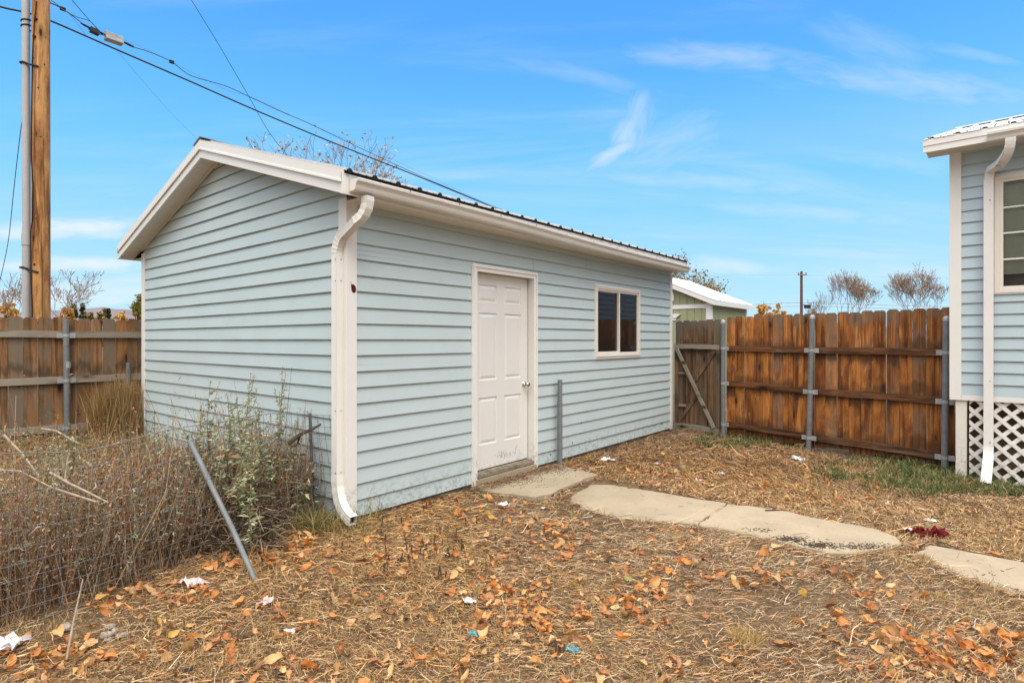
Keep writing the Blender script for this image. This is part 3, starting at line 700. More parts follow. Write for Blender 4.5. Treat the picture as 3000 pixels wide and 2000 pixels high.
for a, b in (((.03, -HL+.02, .86+zo), (.09, hw[1][1]+.02, 3.6+zo)), ((.03, hw[1][0]-.02, .86+zo), (.09, hw[0][1]+.02, 3.6+zo)), ((.03, hw[0][0]-.02, .86+zo), (.09, -.02, 3.6+zo)),
             ((.09, -.09, .86+zo), (8, -.02, 3.6+zo)), ((.1, -HL, .86+zo), (8, -HL+.1, 3.6+zo)), ((7.9, -HL, .86+zo), (8, -.1, 3.6+zo)), ((.03, -HL, .84+zo), (8, -.03, .858+zo)), ((.03, -HL, 3.6+zo), (8, -.03, 3.62+zo))): mb.box(a, b)
for a, b, c, d in hw: mb.box((.03, b+.02, .86+zo), (.09, a-.02, c+.02)); mb.box((.03, b+.02, d-.02), (.09, a-.02, 3.6+zo))
mb.prism([(1.0, -.05, 3.65+zo), (2*HR-1, -.05, 3.65+zo), (HR, -.05, hroof(HR)-.15)], (0, -.05, 0))
mb.build('inner_wall', M['dark'], house)
mb = MB(); mb.prism([(-.026, .026, .80+zo), (-.026, -.082, .80+zo), (0, -.082, .80+zo), (0, 0, .80+zo), (.09, 0, .80+zo), (.09, .026, .80+zo)][::-1], (0, 0, 2.82)); mb.build('corner_board', M['trim'], house, .003)
mb = MB(); mb.box((-.022, -HL, .80+zo), (.0, -.0825, .858+zo)); mb.box((.0905, .0, .80+zo), (8, .022, .858+zo)); mb.build('skirt_board', M['trim'], house, .002)
for side in (0, 1):
    mb = MB()
    e0, e1 = (-.345, HR) if side == 0 else (2*HR+.345, HR)
    ribbed(mb, -HL-.3, .245, e0, e1, lambda y, x, z: (x, y, hroof(x)+.004+z), pitch=.229, first=.075)
    rr = mb.build('roof', M['roof_white'], house)
    if side == 0:
        ms = MB()
        for k in range(24):
            for xx in (-.28, .45, 1.3):
                for dy_ in (.0, .115): 
                    y = .20-k*.229-dy_; ms.tube([(xx, y, hroof(xx)+.004), (xx, y, hroof(xx)+.016)], .0055, 6)
        ms.build('screw_heads', M['closure'], rr)
mb = MB(); mb.prism([(HR-.22, 0, hroof(HR)-.040), (HR, 0, hroof(HR)+.032), (HR+.22, 0, hroof(HR)-.040), (HR+.22, 0, hroof(HR)-.034), (HR, 0, hroof(HR)+.042), (HR-.22, 0, hroof(HR)-.034)], (0, -HL-.55, 0)); o = mb.build('ridge_cap', M['roof_white'], house); o.location = (0, .25, 0)
mb = MB(); mb.box((-.33, -HL-.3, 3.59+zo), (-.31, .243, 3.66+zo)); mb.box((-.338, -HL-.3, 3.661+zo), (-.31, .243, 3.733+zo)); mb.build('fascia', M['trim'], house)
mb = MB()
for e0, e1 in ((-.31, HR), (HR, 2*HR+.31)):
    mb.prism([(e0, .223, hroof(e0)-.15), (e1, .223, hroof(e1)-.15), (e1, .223, hroof(e1)-.002), (e0, .223, hroof(e0)-.002)], (0, .02, 0))
mb.build('rake_board', M['trim'], house)
mb = MB(); mb.box((-.31, -HL, 3.605+zo), (-.001, .222, 3.617+zo)); mb.build('soffit', M['soffit'], house)
mb = MB(); mb.prism([(.0, .03, hroof(0)-.13), (HR, .03, hroof(HR)-.13), (2*HR, .03, hroof(2*HR)-.13), (2*HR, .03, hroof(2*HR)-.12), (HR, .03, hroof(HR)-.12), (.0, .03, hroof(0)-.12)], (0, .192, 0)); mb.build('soffit', M['soffit'], house)
mb = MB(); prf = [(-.0, 0), (0, -.085), (-.055, -.085), (-.070, -.078), (-.078, -.050), (-.092, -.030), (-.102, -.022), (-.105, 0), (-.097, 0), (-.092, -.010), (-.07, -.045), (-.055, -.079), (-.004, -.079), (-.004, 0)]
mb.prism([(-.340+a, -.315, 3.655+zo+b) for a, b in prf], (0, -HL+.1, 0)); mb.prism([(-.340+a, -.3145, 3.655+zo+b) for a, b in prf[:8]], (0, .004, 0)); hg = mb.build('gutter', M['gutter'], house)
mb = MB(); ht = Vector((-.392, -.50, 3.575+zo))
e1 = arc(ht, ht+Vector((0, 0, -.16)), ht+Vector((.15, .085, -.22)), 9); e2 = arc((-.075, -.335, 3.34+zo), (-.058, -.322, 3.30+zo), (-.055, -.318, 3.22+zo), 7)
rect_pipe(mb, e1, (.0, 1, 0), .042, .030, pleat=.02); rect_pipe(mb, [e1[-1], e2[0]], (0, 1, 0), .041, .029); rect_pipe(mb, e2, (0, 1, 0), .041, .03, pleat=.02); mb.build('downspout_elbow', M['gutter'], hg)
mb = MB(); rect_pipe(mb, [(-.055, -.318, 3.24+zo), (-.055, -.318, .36)], (0, 1, 0), .042, .030); mb.build('downspout', M['white'], hg)
mb = MB(); rect_pipe(mb, arc((-.056, -.318, .40), (-.07, -.318, .27), (-.15, -.312, .21), 6)+[(-.34, -.30, .035)], (0, 1, 0), .044, .032, cap=False); mb.build('downspout_foot', M['white'], hg)
mb = MB()
for z in (3.1, 1.12, .45): mb.tube([(-.082, -.33, z), (-.089, -.33, z)], .005, 6)
mb.build('pipe_screws', M['closure'], hg)
for a, b, c, d in hw:
    w_ = empty('window'); w_.parent = house
    mb = MB()
    def fr(y0, y1, z0, z1, w, xa, xb): mb.box((xa, y1, z0), (xb, y1+w, z1)); mb.box((xa, y0-w, z0), (xb, y0, z1)); mb.box((xa, y1+w, z1-w), (xb, y0-w, z1)); mb.box((xa, y1+w, z0), (xb, y0-w, z0+w))
    fr(a, b, c, d, .045, -.034, .03); fr(a-.045, b+.045, c+.045, d-.045, .030, -.026, .034); mb.build('window_frame', M['alu'], w_, .002)
    mb = MB(); fr(a+.010, b-.010, c-.012, d+.012, .0095, -.028, .0); mb.build('window_channel', M['trim'], w_)
    mb = MB()
    for z in (2.36+zo, 2.646+zo, 2.925+zo): mb.box((-.012, b+.075, z-.008), (-.004, a-.075, z+.008))
    mb.box((-.0125, (a+b)/2-.008, c+.075), (-.0035, (a+b)/2+.008, d-.075)); mb.build('muntins', M['white'], w_)
    mb = MB(); mb.box((-.002, b+.075, c+.075), (.001, a-.075, d-.075)); mb.build('pane', M['clear'], w_)
    bl = MB(); z = c+.22
    R = Matrix.Rotation(math.radians(-62), 3, 'Y')
    while z < d-.05:
        bl.box((-.012, b+.07-0*z, -.0007), (.012, a-.07, .0007), R, (.048, 0, z)); z += .0215
    bl.build('blinds', plain('olive_blinds', (.84, .78, .66), .6, .3, .15, 3), w_)
    cl = MB(); cl.box((.12, b, c), (.125, a, d)); cl.build('curtain', plain('mauve_curtain', (.30, .17, .17), .9, .1, .4, 12), w_)
# lattice skirt
def lattice(y0, y1, z0, z1):
    """diagonal slats, two layers, cut to the rectangle"""
    mb = MB(); w = .040; p = .158; t = .007
    for layer, sg in ((0, 1), (1, -1)):
        k = -40
        while k < 90:
            # centre line z = z0 + sg*(y - yk)
            yk = y0-3+k*p if sg > 0 else y0+k*p; k += 1
            def clip(poly, f):
                out = []
                for i in range(len(poly)):
                    a = poly[i]; b = poly[(i+1) % len(poly)]; fa, fb = f(a), f(b)
                    if fa >= 0: out.append(a)
                    if fa*fb < 0: tt = fa/(fa-fb); out.append((a[0]+(b[0]-a[0])*tt, a[1]+(b[1]-a[1])*tt))
                return out
            hw_ = w/2*1.414
            poly = [(yk-hw_-1.2*0, z0), (yk+hw_, z0), (yk+hw_+sg*1.5, z0+1.5), (yk-hw_+sg*1.5, z0+1.5)]
            for f in (lambda q: q[0]-y0, lambda q: y1-q[0], lambda q: q[1]-z0, lambda q: z1-q[1]):
                if len(poly) >= 3: poly = clip(poly, f)
            if len(poly) >= 3: mb.prism([(.004+layer*t*1.05, y, z) for y, z in poly], (t, 0, 0))
    return mb
lattice(-3.2, -.15, -.03, .80+zo).build('lattice', M['trim_low'], house)
mb = MB(); mb.box((.0, -.128, -.10), (.09, -.028, .797+zo)); mb.box((.0, -3.3, -.10), (.09, -3.2, .797+zo)); mb.build('support_post', painted('peeling_white', (.74, .72, .66), .6, .75, (.24, .2, .13), grime_z=.6), house, .004)
mb = MB(); mb.box((.9, -HL, -.1), (.95, -.1, .84+zo)); mb.build('crawlspace_wall', plain('crawl_brown', (.36, .26, .18), .95), house)
# ------------------------------------------------------------------ board fences and gate
def boards(mb, x0, x1, w, gap, z0, z1, y0, th=.017, seed=1, ztop=lambda x: 0.0, ear=.03):
    r = random.Random(seed); x = x0
    while x < x1-.02:
        ww = w+r.uniform(-.004, .004); b = min(x+ww, x1+.02); e = ear*r.uniform(.8, 1.1); zt_ = z1+ztop(x)+r.uniform(-.012, .012); y = y0+r.uniform(-.003, .003)
        zb = z0+r.uniform(-.02, .03); c = r.uniform(-.004, .004)
        zm = [zb+(zt_-e-zb)*k/6 for k in range(1, 6)]
        mb.prism([(x, y, zb), (b, y, zb)]+[(b+c*math.sin(k), y, z) for k, z in enumerate(zm)]+[(b, y, zt_-e), (b-e*.9, y, zt_), (x+e*.9, y, zt_), (x, y, zt_-e)]+[(x+c*math.sin(k), y, z) for k, z in list(enumerate(zm))[::-1]], (0, th, 0))
        x = b+gap*r.choice([.2, .4, .8, 1, 2.6])
def rail(mb, x0, x1, z0, z1, y, h=.085, d=.038, seed=1):
    r = random.Random(seed); n = 10; vs = []
    for i in range(n+1):
        t = i/n; x = x0+(x1-x0)*t; z = z0+(z1-z0)*t+.006*math.sin(t*PI)*r.choice((1, 1))-.0; dz = .0025*math.sin(t*17+seed)
        vs += [(x, y, z-h/2+dz), (x, y+d, z-h/2+dz), (x, y+d, z+h/2), (x, y, z+h/2+dz*.5)]
    mb.add(vs, [(i*4+j, i*4+(j+1) % 4, (i+1)*4+(j+1) % 4, (i+1)*4+j) for i in range(n) for j in range(4)]+[(3, 2, 1, 0), (n*4, n*4+1, n*4+2, n*4+3)])
def fence_post(par, x, y, z0, z1, r=.034, lean=(0, 0), brackets=(), sides=(-1, 1), cap=True, mat='galv'):
    mb = MB(); p0 = Vector((x, y, z0)); p1 = Vector((x+lean[0], y+lean[1], z1)); mb.tube([p0, p0.lerp(p1, .5), p1], r, 16); po = mb.build('fence_post', M[mat], par)
    if cap:
        mb = MB(); n = 16; pts = [p1+Vector((0, 0, d)) for d in (-.035, -.002, .010, .020, .025)]; mb.tube(pts, [r*1.08, r*1.08, r*.9, r*.55, r*.12], n); mb.build('post_cap', M['galv_lt'], po)
    for zb in brackets:
        c = p0.lerp(p1, (zb-z0)/(z1-z0)); mb = MB(); mb.tube([c-Vector((0, 0, .018)), c+Vector((0, 0, .018))], r*1.09, 16)
        for sg in sides: 
            mb.box((c.x+sg*r*1.0, c.y-.004+.0, zb-.032), (c.x+sg*(r+.062), c.y+.004, zb+.032))
            for zz in (-.016, .016): mb.tube([(c.x+sg*(r+.038), c.y-.004, zb+zz), (c.x+sg*(r+.038), c.y-.010, zb+zz)], .006, 6)
        mb.build('bracket', M['galv_lt'], po)
AF = math.atan2(-.745, .667)
fr_ = empty('board_fence', (3.34, 8.95, -.09), AF)
tag(fr_, 'tall orange brown stained cedar fence on steel posts between gate and house', 'fence')
mb = MB(); boards(mb, .02, 2.94, .139, .0045, .06, 1.935, .052, seed=3, ztop=lambda x: .03*x/2.9, ear=.028); mb.build('board_panel', M['fenceR'], fr_)
rr = [(1.44, 1.425, 1.42), (.892, .845, .83), (.25, .20, .16)]
X3, X4 = 1.29, 2.82
for i, (a, b, c) in enumerate(rr):
    mb = MB(); rail(mb, .035, X3-.0, a, b, .010, seed=i); mb.build('rail', M['railR'], fr_)
    mb = MB(); rail(mb, X3+.003, X4-.0, b, c, .010, seed=i+5); mb.build('rail', M['railR'], fr_)
    if True: mb = MB(); rail(mb, X4+.003, 2.96, c, c-.01, .010, seed=i+9); mb.build('rail', M['railR'], fr_)
fence_post(fr_, 0, -.028, -.05, 1.866, .033, (0, 0), [z[0] for z in rr], (1,))
fence_post(fr_, X3-.02, -.030, -.10, 1.90, .034, (.055, 0), [z[1] for z in rr])
fence_post(fr_, X4, -.028, -.08, 1.835, .036, (.02, 0), [z[2] for z in rr])
gp = empty('gate_post', (3.34-.94*.667, 8.95+.94*.745, -.09), AF); tag(gp, 'round grey steel post between shed corner and wooden gate', 'post'); 
mb = MB(); mb.tube([(0, -.02, 0), (0, -.02, 1.88)], .034, 16); mb.build('pole', M['galv'], gp)
mb = MB(); mb.tube([(0, -.02, z) for z in (1.85, 1.88, 1.895, 1.903)], [.037, .037, .026, .006], 16); mb.build('post_cap', M['galv_lt'], gp)
gt = empty('wooden_gate', (3.34, 8.95, -.09), AF); tag(gt, 'weathered grey wooden gate with crossed diagonal braces next to the shed', 'gate')
mb = MB(); boards(mb, -.885, -.045, .134, .004, .10, 1.90, .035, seed=8, ear=.026); mb.build('board_panel', M['gate'], gt)
gy = -.004
for z in (1.465, .135): mb = MB(); rail(mb, -.89, -.075, z, z-.01, gy, .075, .037); mb.build('rail', M['railL'], gt)
for x in (-.885, -.13): mb = MB(); mb.box((x, gy+.0015, .175), (x+.06, gy+.036, 1.42)); mb.build('stile', M['gate'], gt)
for i, (p, q) in enumerate((((-.83, gy-.013, 1.42), (-.16, gy-.013, .17)), ((-.16, gy+.022, 1.40), (-.54, gy+.022, .86)), ((-.44, gy+.022, .70), (-.82, gy+.022, .20)))):
    mb = MB(); mb.beam(p, q, .055, .022, up=(0, 1, 0)); mb.build('brace', M['railL'] if i == 0 else M['gate'], gt)
mb = MB(); mb.box((-.81, gy, 1.00), (-.70, gy+.03, 1.035)); mb.build('block', M['railL'], gt); mb = MB(); mb.box((-.81, gy, .46), (-.68, gy+.03, .50)); mb.build('block', M['railL'], gt)
# left fence, parallel to the shed front
lf = empty('board_fence', (-5.75, 7.34, .06), A_SH); tag(lf, 'weathered grey brown plank fence at the left behind the weeds', 'fence')
mb = MB(); boards(mb, -2.9, 2.6, .135, .003, .04, 1.705, .052, seed=21, ear=.026); mb.build('board_panel', M['fenceL'], lf)
for i, (z, s0) in enumerate(((1.49, 0), (.905, 0), (.285, 0))):
    for a, b in ((-2.9, -.0), (.003, 2.5)):
        mb = MB(); rail(mb, a, b, z-(.04 if i == 1 and a < -1 else 0), z+.005, .010, .085, .038, seed=i); mb.build('rail', M['railL'], lf)
fence_post(lf, 0, -.030, -.05, 1.70, .034, (-.02, 0), (1.48, .90, .29), cap=False)
mb = MB(); mb.tube([(-.005, -.030, 1.06), (-.005, -.030, 1.145)], .0375, 16); mb.build('post_sleeve', M['galv_lt'], lf)
# ------------------------------------------------------------------ steel pipes, wire fence
p0 = Vector((*sh(2.80+.04, -.085), -.05)); st = empty('steel_pipe', p0); tag(st, 'short grey steel pipe standing upright against the siding right of the door', 'pipe')
mb = MB(); mb.tube([(0, 0, 0), (0, 0, .78)], .030, 16); mb.build('pipe', M['galv'], st)
mb = MB(); mb.tube([(0, 0, .775), (0, 0, 1.065)], .0285, 16); mb.tube([(0, 0, .768), (0, 0, .79)], .033, 16); mb.build('upper_sleeve', M['galv'], st)
q0 = onground(753, 1704); q1 = at(556, 1291, 3.86)
ls = empty('fence_pipe', q0); tag(ls, 'long thin grey steel pipe leaning left among weeds with its foot in fallen leaves', 'pipe')
d = q1-q0; mb = MB(); mb.tube([(0, 0, 0)-d*.0 if False else Vector((0, 0, -.02)), d*.35+Vector((.004, 0, 0)), d*.68]+[d*.70], .0165, 12); mb.build('pipe', M['galv'], ls)
mb = MB(); mb.tube([d*.70, d], .0185, 12); mb.build('upper_sleeve', M['galv'], ls)
tp0 = Vector((-1.640, 4.70, .0)); tp1 = at(908, 1210, 4.76)
tp = empty('t_post', tp0); tag(tp, 'slim rusty grey steel stake holding the wire fence near the shed corner', 'post')
d = tp1-tp0; mb = MB(); mb.beam((0, 0, -.05), d, .026, .005, up=(0, 1, 0)); mb.beam(Vector((0, .014, -.05)), d+Vector((0, .014, 0)), .005, .024, up=(0, 1, 0)); mb.build('stake', M['rust'], tp)
def wire_fence():
    pl = [(-3.05, 1.75), (-2.62, 2.72), (-2.45, 3.12), (-2.22, 3.6), (-2.10, 3.85), (-1.95, 4.15), (-1.80, 4.42), (-1.63, 4.68), (-1.43, 4.60)]
    P = [Vector(p) for p in pl]; seg = [(P[i+1]-P[i]).length for i in range(len(P)-1)]; T = sum(seg)
    def pos(s):
        s = max(0, min(T-1e-6, s))
        for i, l in enumerate(seg):
            if s <= l: return P[i].lerp(P[i+1], s/l)
            s -= l
    hs = [.0, .09, .17, .25, .33, .41, .50, .60, .70, .80, .90]
    top = lambda s: .885+.02*math.sin(s*3)+.015*math.sin(s*7)
    def pt(s, k):
        p = pos(s); h = k*top(s); lean = Vector((.62, -.60))
        b = .13*math.sin(s*2.1+.6)*(1-k)*1.0+.17*(1-k)*math.exp(-((s-1.9)/.7)**2)+.02*math.sin(s*9+k*6)*(1-k)
        shx = .05*math.sin(s*4.2)*(1-k)                      # sheared cells where it sags
        p = pos(s+shx+.22*(1-k)*math.exp(-((s-2.1)/.6)**2))
        p = p+lean*b; return Vector((p.x, p.y, float(gz(p.x, p.y))+.005+h))
    we = empty('wire_fence', (0, 0, 0)); tag(we, 'sagging welded wire mesh fence running through the dry weeds beside the shed', 'wire fence')
    mb = MB(); n = int(T/.05)
    for k, h in enumerate(hs):
        mb.tube([pt(T*i/n, h/.9) for i in range(n+1)], .0019 if 0 < k < 10 else .0025, 4, cap=False)
    nv = int(T/.062)
    for i in range(nv+1):
        s = T*i/nv; mb.tube([pt(s, k/8) for k in range(9)], .0018, 4, cap=False)
    mb.build('mesh', M['galv'], we)
    mb = MB(); 
    for z in (.3, .7): 
        c = Vector((-1.64, 4.70, z)); mb.tube([c+Vector((.022*math.cos(a), .022*math.sin(a), .003*a)) for a in [i*.6 for i in range(14)]], .0016, 4)
    mb.build('wire_tie', M['galv_lt'], we)
wire_fence()
pe = at(376, 1090, 7.82); mb = MB(); mb.tube([(0, 0, -1.1), (0, 0, .13)], .026, 14); mb.tube([(0, 0, .02), (0, 0, .05)], .029, 14); o = mb.build('steel_pipe', M['galv']); o.location = pe
tag(o, 'short end of a grey pipe rising behind the tall dry grass', 'pipe')
# ------------------------------------------------------------------ utility pole and cables
pb = Vector((-6.80, 8.2, .1)); up_ = empty('utility_pole', pb); tag(up_, 'thick brown wooden utility pole with grey conduit strapped on, behind left fence', 'utility pole')
mb = MB(); mb.tube([(0, 0, -.2), (0, 0, 2), (0, 0, 4), (0, 0, 6), (0, 0, 9)], [.110, .109, .107, .105, .10], 28); mb.build('pole', M['polewood'], up_)
cdp = Vector((-.188, -.035, 0)); mb = MB(); mb.tube([cdp+Vector((0, 0, -.1)), cdp+Vector((.01, 0, 3.0))], .052, 20); mb.tube([cdp+Vector((.01, 0, 2.8)), cdp+Vector((-.01, 0, 8.5))], .049, 20); co = mb.build('conduit', M['conduit'], up_)
mb = MB(); mb.tube([cdp+Vector((.01, 0, 2.74)), cdp+Vector((.01, 0, 2.90))], .059, 20); mb.build('coupling', M['conduit'], co)
for z in (2.42, 5.35):
    mb = MB(); mb.tube([cdp+Vector((-.062, .02, z)), cdp+Vector((-.045, -.045, z)), cdp+Vector((.01, -.062, z)), cdp+Vector((.05, -.045, z-.015)), Vector((-.095, -.070, z-.03)), Vector((0, -.118, z-.06)), Vector((.05, -.108, z-.075))], .015, 6); mb.build('strap', M['rubber'], up_)
mb = MB(); mb.tube([cdp+Vector((.053*math.cos(a), .053*math.sin(a), 5.83+.012*a)) for a in [i*.5 for i in range(28)]], .010, 6); mb.build('cable_wrap', M['rubber'], up_)
mb = MB(); wp = [(.03, 6.2), (.0, 5.9), (-.03, 5.4), (-.05, 4.6), (-.06, 4.0), (-.02, 3.6), (-.03, 3.1), (-.09, 2.9), (-.06, 2.2), (-.03, 1.8), (-.05, 1.3)]
mb.tube([(x, -math.sqrt(.112**2-x*x)-.004, z) for x, z in wp], .007, 6); mb.build('ground_wire', M['closure'], up_)
mb = MB(); r = random.Random(2)
for _ in range(13):
    a = math.radians(r.uniform(200, 345)); z = r.uniform(.8, 6); R_ = .1055; c = Vector((R_*math.cos(a), R_*math.sin(a), z)); mb.tube([c, c*1.0+Vector((math.cos(a), math.sin(a), 0))*.004], r.choice((.005, .007, .010, .019)), 7)
for x, z in ((.02, 5.95), (.0, 5.70)): mb.tube([(x, -.104, z), (x, -.128, z)], .019, 10)
mb.build('bolts_and_knots', plain('dark_knots', (.035, .018, .01), .9), up_)
def cable(name, pts, rad, label, mat='rubber', n=6, cat='cable'):
    mb = MB(); P = [Vector(p) for p in pts]; fine = []
    for i in range(len(P)-1):
        a = P[max(i-1, 0)]; b = P[i]; c = P[i+1]; d = P[min(i+2, len(P)-1)]
        for k in range(6):
            t = k/6; fine.append(.5*((2*b)+(c-a)*t+(2*a-5*b+4*c-d)*t*t+(3*b-3*c+d-a)*t**3))
    fine.append(P[-1]); mb.tube(fine, rad, n); o = mb.build(name, M[mat]); tag(o, label, cat); return o
def along(px, py, lat=0.0):                                 # point above the line through the pole, parallel to the shed front
    k = (px-1500)/F; n = V*lat; x0 = pb.x+n.x; y0 = pb.y+n.y; t = (k*y0-x0)/(U.x-k*U.y); Y = y0+U.y*t
    return at(px, py, Y)
cable('power_cable', [along(x, y, .16) for x, y in ((-160, -30), (0, 20), (70, 36), (147, 61), (340, 145), (560, 240), (760, 328), (1000, 428), (1250, 527), (1520, 638), (1700, 705))], .0135, 'thick black overhead cable crossing the sky from pole to behind shed roof')
ms = [along(x, y, .3) for x, y in ((147, 8), (185, 27), (240, 68), (268, 88), (312, 108), (355, 122), (385, 137), (430, 150), (500, 180), (560, 222), (660, 252), (735, 286), (830, 330), (905, 362), (1100, 455), (1300, 545), (1560, 650))]
ml = cable('messenger_cable', ms, .0062, 'thin overhead wire above the black cable carrying two small splice boxes')
def chunk(name, p, q, w, h, mat, knobs=0):
    mb = MB(); mb.beam(p, q, w, h); mb.beam(Vector(p)+Vector((0, 0, -h*.35)), Vector(q)+Vector((0, 0, -h*.35)), w*1.3, h*.35)
    mb.beam(Vector(p).lerp(Vector(q), .02)+Vector((0, 0, h*.45)), Vector(p).lerp(Vector(q), .16)+Vector((0, 0, h*.45)), w*.7, h*.35)
    for k in range(4): c = Vector(p).lerp(Vector(q), .15+.22*k); mb.tube([c+Vector((0, -w*.66, -h*.3)), c+Vector((0, -w*.9, -h*.3))], .008, 6)
    return mb.build(name, M[mat], ml, .004)
chunk('splice_box', along(308, 104, .3), along(359, 122, .3), .11, .115, 'galv_lt')
chunk('splice_block', along(264, 86, .3), along(290, 98, .3), .07, .075, 'rubber')
for a, b in (((236, 68), (266, 84)), ((360, 122), (392, 138)), ((290, 93), (308, 103))):
    mb = MB(); pa, pc = along(*a, .3), along(*b, .3); mb.tube([pa, pa.lerp(pc, .4), pc], [.010, .019, .016], 8); mb.build('cable_boot', M['rubber'], ml)
for x, y in ((184, 27), (503, 182)):
    mb = MB(); c = along(x, y, .3); mb.beam(c-U.to_3d()*.035, c+U.to_3d()*.035, .03, .05); mb.build('clamp', M['closure'], ml)
cable('drop_wire', [along(x, y, .35) for x, y in ((150, 2), (215, 46), (262, 62), (284, 86))], .005, 'short black wire looping from the pole down to the splice block')
cable('drop_wire', [along(x, y, .22) for x, y in ((147, 10), (190, 32), (222, 62), (243, 92), (257, 109))], .0035, 'short thin wire from the pole down to the thick black cable', 'galv')
cable('guy_wire', [at(548, -20, 13), at(640, 130, 13.7), at(730, 285, 14.5), at(790, 390, 15.1), at(860, 478, 15.8)], .0065, 'long straight wire slanting down from top edge to behind the shed roof')
cable('phone_wire', [at(210, 0, 9.5), at(262, 60, 9.8), at(300, 100, 10)], .0055, 'short dark wire slanting in from the top edge to the splice boxes')
cable('phone_wire', [at(340, 145, 9.5), at(420, 240, 11), at(500, 330, 12.5), at(580, 410, 14)], .0022, 'very thin grey wire dropping from the black cable towards the shed ridge', 'galv')
cable('phone_wire', [at(80, 240, 8.4), at(56, 420, 9.5), at(40, 560, 10), at(22, 720, 11), at(-12, 870, 12)], .0055, 'thin dark wire hanging down to the left edge behind the pole')
cable('phone_wire', [along(x, y, .9) for x, y in ((300, 90), (440, 150), (660, 262), (735, 284), (900, 360), (1200, 490), (1400, 585))], .0026, 'faint grey wire strung above the messenger wire over the shed roof', 'galv')
# far pole with crossarm behind the right fence
fp = empty('utility_pole', at(2348, 1040, 50)); tag(fp, 'distant thin brown utility pole with one crossarm beyond the right fence', 'utility pole')
zt_ = at(2348, 795, 50).z-fp.location.z
mb = MB(); mb.tube([(0, 0, -3), (0, 0, zt_)], [.15, .105], 10); mb.build('pole', plain('far_pole_wood', (.16, .085, .05), .9), fp)
mb = MB(); mb.box((-.38, -.2, zt_-.36), (.38, -.08, zt_-.26)); mb.build('crossarm', plain('far_arm_wood', (.3, .22, .16), .9), fp)
for x in (-.33, .33):
    mb = MB(); mb.tube([(x, -.14, zt_-.26), (x, -.14, zt_-.12)], .05, 6); mb.build('insulator', M['galv'], fp)
mb = MB(); mb.box((.25, -.15, at(0, 903, 50).z-fp.location.z), (.75, .05, at(0, 893, 50).z-fp.location.z)); mb.tube([(0, 0, zt_-2.9), (.5, -.05, zt_-3.0)], .03, 5); mb.build('equipment_box', M['closure'], fp)
for i, (ya, yb, lb) in enumerate(((800, 812, 'upper'), (889, 895, 'middle'), (899, 904, 'lower'))):
    cable('far_wire', [at(1960 if i else 1900, ya+5, 52), at(2150, ya+5, 51), at(2348, ya+6 if i == 0 else ya-2, 50), at(2560, yb-2, 49), at(2800, yb+4, 48)], .014 if i else .004, lb+' of the faint far wires strung past the distant pole', 'galv', 4)
# ------------------------------------------------------------------ neighbour's green shed
def neighbour():
    ns = empty('neighbour_shed', (5.24, 15.0, -.1), A_SH); tag(ns, 'olive green shed with white trim and white metal roof beyond the wooden gate', 'shed')
    t = NT('olive_board', .7, .2); n = t.noise(t.map(), 3, 4); t.color(t.mix(n, (.30, .315, .185), (.36, .37, .22)))
    Wd, Ln, ez, pk = 3.7, 2.95, 2.60, .43
    mb = MB(); zr = lambda s: ez+pk*(Wd/2-abs(s-Wd/2))
    def board(mb, a, b, axis):
        if axis == 0: mb.prism([(0, a, 0), (0, b, 0), (0, b, zr(b)-.02), (0, a, zr(a)-.02)], (.03, 0, 0))
        else: mb.box((a, 0, 0), (b, .03, ez-.02))
    s = .03
    while s < Wd: board(mb, s, min(s+.195, Wd), 0); s += .205
    mb.prism([(.031, 0, 0), (.031, Wd, 0), (.031, Wd, ez-.03), (.031, Wd/2, zr(Wd/2)-.03), (.031, 0, ez-.03)], (.02, 0, 0))
    mb.build('gable_wall', t.m, ns)
    mb = MB(); s = .06
    while s < Ln: board(mb, s, min(s+.195, Ln), 1); s += .205
    mb.box((.055, .031, 0), (Ln, .05, ez-.02)); mb.box((Ln-.05, .05, 0), (Ln, Wd, ez)); mb.build('side_wall', t.m, ns)
    Wm = M['white']; mb = MB()
    mb.box((-.025, -.025, 0), (.0, .11, ez-.03)); mb.box((-.0245, -.0245, 0), (.11, 0, ez-.03)); mb.box((-.02, .11, ez-.17), (-.001, Wd, ez-.06)); mb.build('corner_trim', Wm, ns); mb = MB(); mb.box((Ln-.1, -.02, 0), (Ln+.02, .0, ez-.03)); mb.build('corner_trim', Wm, ns)
    mb = MB(); mb.box((-.03, .95, 2.12), (-.001, 2.6, 2.22)); mb.prism([(-.05, .80, 2.30), (-.05, 2.75, 2.30), (-.05, 2.62, 2.19), (-.05, .93, 2.19)], (.03, 0, 0)); mb.build('door_header', Wm, ns)
    mb = MB(); mb.box((-.06, 1.0, 2.66), (-.001, 1.25, 2.88)); mb.build('vent', Wm, ns)
    for a, b in ((-.15, Wd/2), (Wd+.15, Wd/2)):
        mb = MB(); ribbed(mb, -.18, Ln+.2, a, b, lambda x, y, z: (x, y, ez+.10+pk*(Wd/2-abs(y-Wd/2))+z)); mb.build('roof', M['roof_white'], ns)
    mb = MB()
    for a, b in ((-.15, Wd/2), (Wd/2, Wd+.15)):
        za, zb = ez+pk*(Wd/2-abs(a-Wd/2)), ez+pk*(Wd/2-abs(b-Wd/2)); mb.prism([(-.17, a, za-.04), (-.17, b, zb-.04), (-.17, b, zb+.09), (-.17, a, za+.09)], (.02, 0, 0))
    mb.box((-.15, -.148, ez-.105), (Ln+.18, -.128, ez+.02)); mb.build('fascia', Wm, ns)
neighbour()
